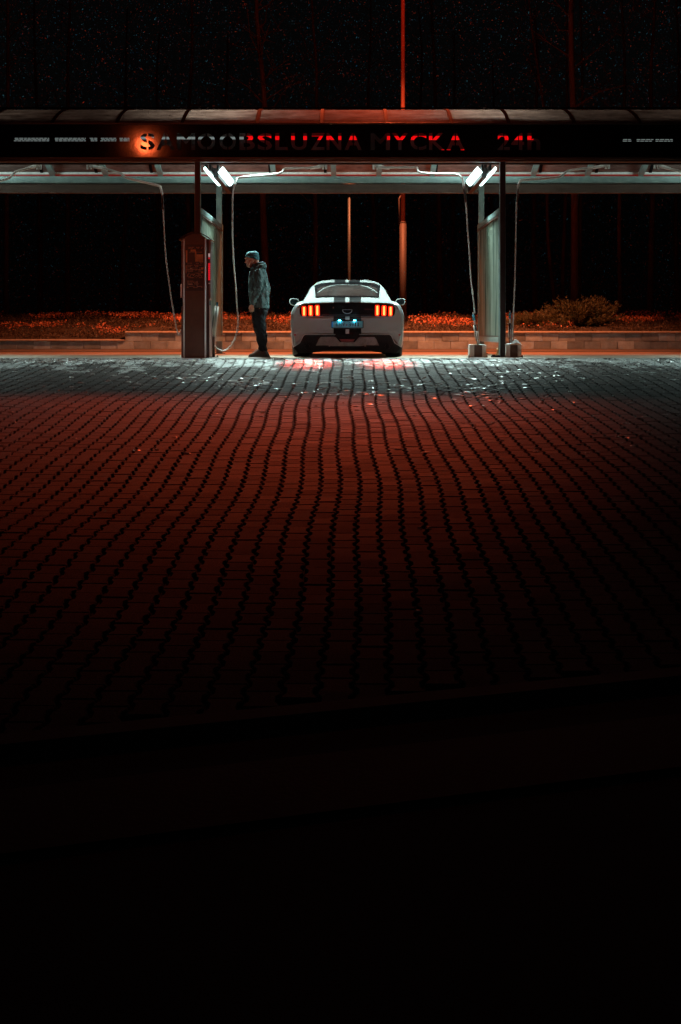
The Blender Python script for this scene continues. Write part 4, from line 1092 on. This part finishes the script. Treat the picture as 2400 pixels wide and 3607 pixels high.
# ------------------------------------------------------------------ bank and its ground cover
def bz(x, y):
    base = .20+.20*min(1, max(0, (x-xs0+.3)/.6))
    if y < YW+.2: return base
    k = max(0, min(1, (y-YW-.2)/5.0))
    return base + (.80-base)*(k**.7) + .05*noise.noise(Vector((x*.8, y*.8, 0))) + (.02*min(1, max(0, y-16)/20))
b = MB(); sheet(b, [-120, -60, -30]+[i*.5 for i in range(-40, 41)]+[30, 60, 120], [YW+.2+.35*i for i in range(20)]+[20, 30, 60, 120], bz)
tag(b.build('bank', mat('bank_soil', (.05, .035, .025), .95, 0, .4, 6, .5, 30)), kind='structure')
LEAF = mat('ground_cover_leaf', (.10, .062, .034), .6, 0, .7, 5)
LEAFB = mat('dry_leaf', (.60, .18, .08), .6, 0, .4, 9)
def leaves(n, fn, size):
    mb = MB(); vs = []; fs = []
    for i in range(n):
        p = fn()
        if p is None: continue
        s_ = random.uniform(*size); a = Vector((random.gauss(0, 1), random.gauss(0, 1), random.gauss(0, .7)+.2)).normalized()
        c = a.cross(Vector((random.gauss(0, 1), random.gauss(0, 1), random.gauss(0, 1)))).normalized(); n0 = len(vs)
        vs += [p, p+a*s_*.5+c*s_*.28, p+a*s_, p+a*s_*.5-c*s_*.28]; fs.append((n0, n0+1, n0+2, n0+3))
    mb.v = [tuple(v) for v in vs]; mb.f = fs; return mb
def gc():
    x = random.uniform(-12, 12); y = YW+.25+random.random()**1.4*6.5
    k = noise.noise(Vector((x*.9, y*1.3, 3)))+.4*noise.noise(Vector((x*3, y*3, 7)))
    if k < -.08: return None
    return Vector((x, y, bz(x, y)+random.random()*(.07+.16*max(0, k+.15))))
o = leaves(130000, gc, (.022, .055)).build('ground_cover', LEAF)
tag(o, 'low leafy ground cover spreading over the bank behind the wall', 'ground cover', kind='stuff')
def dl():
    x = random.uniform(-12, 12); y = YW+.25+random.random()*6
    k = noise.noise(Vector((x*.6+9, y*.8, 1)))+.5*noise.noise(Vector((x*2.2, y*2.2, 17)))
    if k < .22: return None
    return Vector((x, y, bz(x, y)+.10+random.random()*.10))
o = leaves(42000, dl, (.028, .065)).build('dry_leaves', LEAFB)
tag(o, 'pale dry leaves and grass tufts glowing orange on the bank', 'leaves', kind='stuff')
# spreading juniper bush
def bush(cx, cy, rx, hz, n, label, seed, name='juniper_bush'):
    random.seed(seed); t = thing(name, (cx, cy, bz(cx, cy)), label, 'bush')
    st = MB(); lf = MB(); vs = []; fs = []
    for i in range(n):
        a = random.uniform(0, 2*math.pi); el = random.uniform(.15, 1.25); L_ = random.uniform(.55, 1.0)
        tip = Vector((cx+rx*L_*math.cos(a)*math.cos(el)*1.1, cy+rx*.8*L_*math.sin(a)*math.cos(el), bz(cx, cy)+hz*L_*math.sin(el)))
        base = Vector((cx+random.uniform(-.1, .1), cy+random.uniform(-.1, .1), bz(cx, cy)-.02))
        mid = base.lerp(tip, .55)+Vector((0, 0, -.06)); path = smooth_path([base, mid, tip], 5)
        st.tube(path, [.010*(1-.85*j/(len(path)-1)) for j in range(len(path))], 4)
        for j in range(3, len(path)):
            for m_ in range(9):
                p = Vector(path[j])+Vector((random.gauss(0, .02), random.gauss(0, .02), random.gauss(0, .02)))
                dr = ((tip-mid).normalized()+Vector((random.gauss(0, .55), random.gauss(0, .55), random.gauss(0, .45)))).normalized()
                s_ = random.uniform(.05, .13)*(1-.3*j/len(path)); c = dr.cross(Vector((random.gauss(0, 1), random.gauss(0, 1), random.gauss(0, 1)))).normalized()*s_*.13
                n0 = len(vs); vs += [p-c, p+c, p+dr*s_]; fs.append((n0, n0+1, n0+2))
    st.build('stem', mat('bush_stem', (.06, .04, .03), .9), t)
    lf.v = [tuple(v) for v in vs]; lf.f = fs; lf.build('foliage', mat('juniper_green', (.12, .11, .045), .6, 0, .5, 12), t)
bush((2045-1224)/(5000/36.2), 12.2, 1.15, .80, 330, 'spreading feathery juniper bush, tallest plant on the bank at right', 21)
bush((1890-1224)/(5000/35.8), 11.8, .95, .42, 200, 'low feathery juniper bush left of the tall juniper', 22)

# ------------------------------------------------------------------ poles
POLE = mat('painted_pole', (.075, .055, .052), .6, .2, .2, 3, stretch=(1, 1, .4))
yp = 12.2; s_ = 5000/36.2
t = thing('street_lamp', ((1420-1224)/s_, yp, bz(1.45, yp)), 'tall orange lit street lamp pole with stepped base behind the car', 'street lamp', 'lamp poles on the bank')
xp = (1420-1224)/s_
b = MB(); b.tube([(xp, yp, .5), (xp, yp, HC+(1169-785)/s_)], .088, 16); b.tube([(xp, yp, HC+384/s_), (xp, yp, HC+388/s_)], [.095, .06], 16)
b.build('base_section', POLE, t, smooth=True)
b = MB(); b.tube([(xp, yp, HC+384/s_), (xp, yp, 9.9)], [.058, .045], 14)
b.build('pole', mat('lamplit_pole', (.42, .10, .06), .6, 0, .2, 3), t, smooth=True)  # orange lamp light is put into the upper pole's colour
b = MB(); b.tube([(xp-.085, yp-.02, HC+380/s_), (xp-.10, yp-.02, HC+(1169-700)/s_), (xp-.06, yp, HC+(1169-690)/s_)], .022, 8); b.build('cable_duct', POLE, t, smooth=True)
b = MB(); b.tube(smooth_path([(xp, yp, 9.8), (xp-.02, yp-.5, 10.02), (LAMP.x+.05, LAMP.y+.5, 10.07)], 5), .035, 8); b.build('arm', POLE, t, smooth=True)
b = MB(); b.loft([[(LAMP.x-.12, LAMP.y+.55, 10.03), (LAMP.x+.12, LAMP.y+.55, 10.03), (LAMP.x+.10, LAMP.y+.55, 10.13), (LAMP.x-.10, LAMP.y+.55, 10.13)],
                  [(LAMP.x-.16, LAMP.y-.2, 10.01), (LAMP.x+.16, LAMP.y-.2, 10.01), (LAMP.x+.12, LAMP.y-.2, 10.11), (LAMP.x-.12, LAMP.y-.2, 10.11)]])
b.build('lamp_head', GALVD, t)
t = thing('lamp_pole', ((1230.5-1224)/139, 12.0, bz(0, 12)), 'slim grey lamp pole rising directly behind the car roof', 'street lamp', 'lamp poles on the bank')
xq = (1230.5-1224)/139
b = MB(); b.tube([(xq, 12, .4), (xq, 12, 4.0)], [.042, .036], 12); b.build('pole', mat('grey_pole', (.07, .08, .085), .5, .3, .15, 3), t, smooth=True)
b = MB(); b.tube([(xq, 12, 4.0), (xq, 12, 4.05), (xq, 12, 4.18), (xq, 12, 4.22)], [.04, .16, .17, .05], 14); b.build('lamp_head', GALVD, t, smooth=True)

# ------------------------------------------------------------------ wood behind
BARK = mat('bark', (.13, .065, .05), .9, 0, .5, 5, .7, 18, stretch=(1, 1, .25))
specs = [(905, 943, 20, 26), (672, 660, 30, 20), (1112, 1105, 26, 18), (2018, 2026, 18, 28), (2190, 2185, 22, 15), (1992, 1985, 30, 14), (2048, 2040, 32, 14), (1530, 1560, 34, 22),
         (1600, 1596, 40, 18), (1880, 1890, 38, 20), (30, 20, 26, 18), (250, 240, 36, 20), (440, 430, 40, 18), (1880, 1965, 24, 14), (2300, 2290, 28, 22), (1300, 1320, 38, 16), (1480, 1500, 44, 18), (800, 790, 42, 20), (2380, 2390, 36, 18), (130, 140, 44, 20), (560, 552, 46, 20), (1740, 1730, 46, 18)]
labs = ['bark-lit tree with a slightly leaning trunk directly right of the standing man', 'thin bare tree behind the payment column', 'faint bare tree between the man and the slim lamp pole', 'orange lit tree above the juniper bush',
        'slim crooked tree right of the orange lit tree', 'thin faint tree just left of the orange lit tree', 'thin faint tree just right of the orange lit tree', 'dim tree right of the street lamp pole', 'dim tree left of the right screen',
        'dim tree right of the right front post', 'bare tree at the left edge of the wood', 'dim tree at the left, second from the frame edge', 'dim tree seen left of the payment column', 'pale thin tree close behind the low juniper',
        'stout dim tree near the right frame edge', 'dim tree between the two lamp poles', 'far dim tree right of the street lamp', 'far dim tree behind the standing man', 'tree cut by the right frame edge', 'far tree near the left frame edge',
        'far tree left of the thin bare tree behind the column', 'far tree behind the right post']
for i, ((pt, pb_, yd, wpx), lab) in enumerate(zip(specs, labs)):
    random.seed(100+i); d_ = yd+24; k = d_/5000; H = random.uniform(13, 16)
    xb, xt = (pb_-1224)*k, (pb_-1224)*k+((pt-pb_)*k)*1.3; r0 = wpx*k/2
    t = thing('bare_tree', (xb, yd, .75), lab, 'tree', 'trees of the wood behind the bank')
    b = MB(); path = []; rad = []
    for j in range(15):
        u = j/14; path.append((xb+(xt-xb)*u+.10*noise.noise(Vector((i*7.3, u*3, 0)))*3*u**.5, yd+.15*noise.noise(Vector((i*3.1, u*3, 5))), .6+H*u)); rad.append(max(.02, r0*(1.15-u*.85)+(.04 if j == 0 else 0)))
    b.tube(path, rad, 10); b.build('trunk', BARK, t, smooth=True)
    b = MB()
    for j in range(26):
        u = random.uniform(.30, .98); idx = u*14; i0 = int(idx); p = Vector(path[i0]).lerp(Vector(path[min(14, i0+1)]), idx-i0)
        a = random.uniform(0, 2*math.pi); L_ = random.uniform(.8, 2.6)*(1.25-u); dv = Vector((math.cos(a), math.sin(a)*.7, random.uniform(.1, .9))).normalized()
        e1 = p+dv*L_*.5+Vector((0, 0, random.uniform(-.1, .15))); e2 = p+dv*L_+Vector((random.uniform(-.3, .3), 0, random.uniform(-.1, .4)))
        b.tube([p, e1, e2], [r0*.22, r0*.14, .008], 5)
        for m_ in range(3):
            f0 = e1.lerp(e2, random.random()); b.tube([f0, f0+Vector((random.gauss(0, .35), random.gauss(0, .3), random.gauss(.2, .3)))], [.012, .004], 4)
    b.build('crown', BARK, t)
random.seed(50)
def ug():
    x = random.uniform(-20, 20); y = random.uniform(18, 34); k = noise.noise(Vector((x*.5, y*.4, 2)))
    hmax = 1.6+2.0*max(0, k)+1.0*random.random()**3*2
    return Vector((x, y, .75+hmax*random.random()**1.6))
o = leaves(60000, ug, (.03, .08)).build('undergrowth', mat('undergrowth_leaf', (.10, .045, .035), .8, 0, .6, 5))
tag(o, 'dark brushwood filling the wood between the trunks', 'undergrowth', kind='stuff')
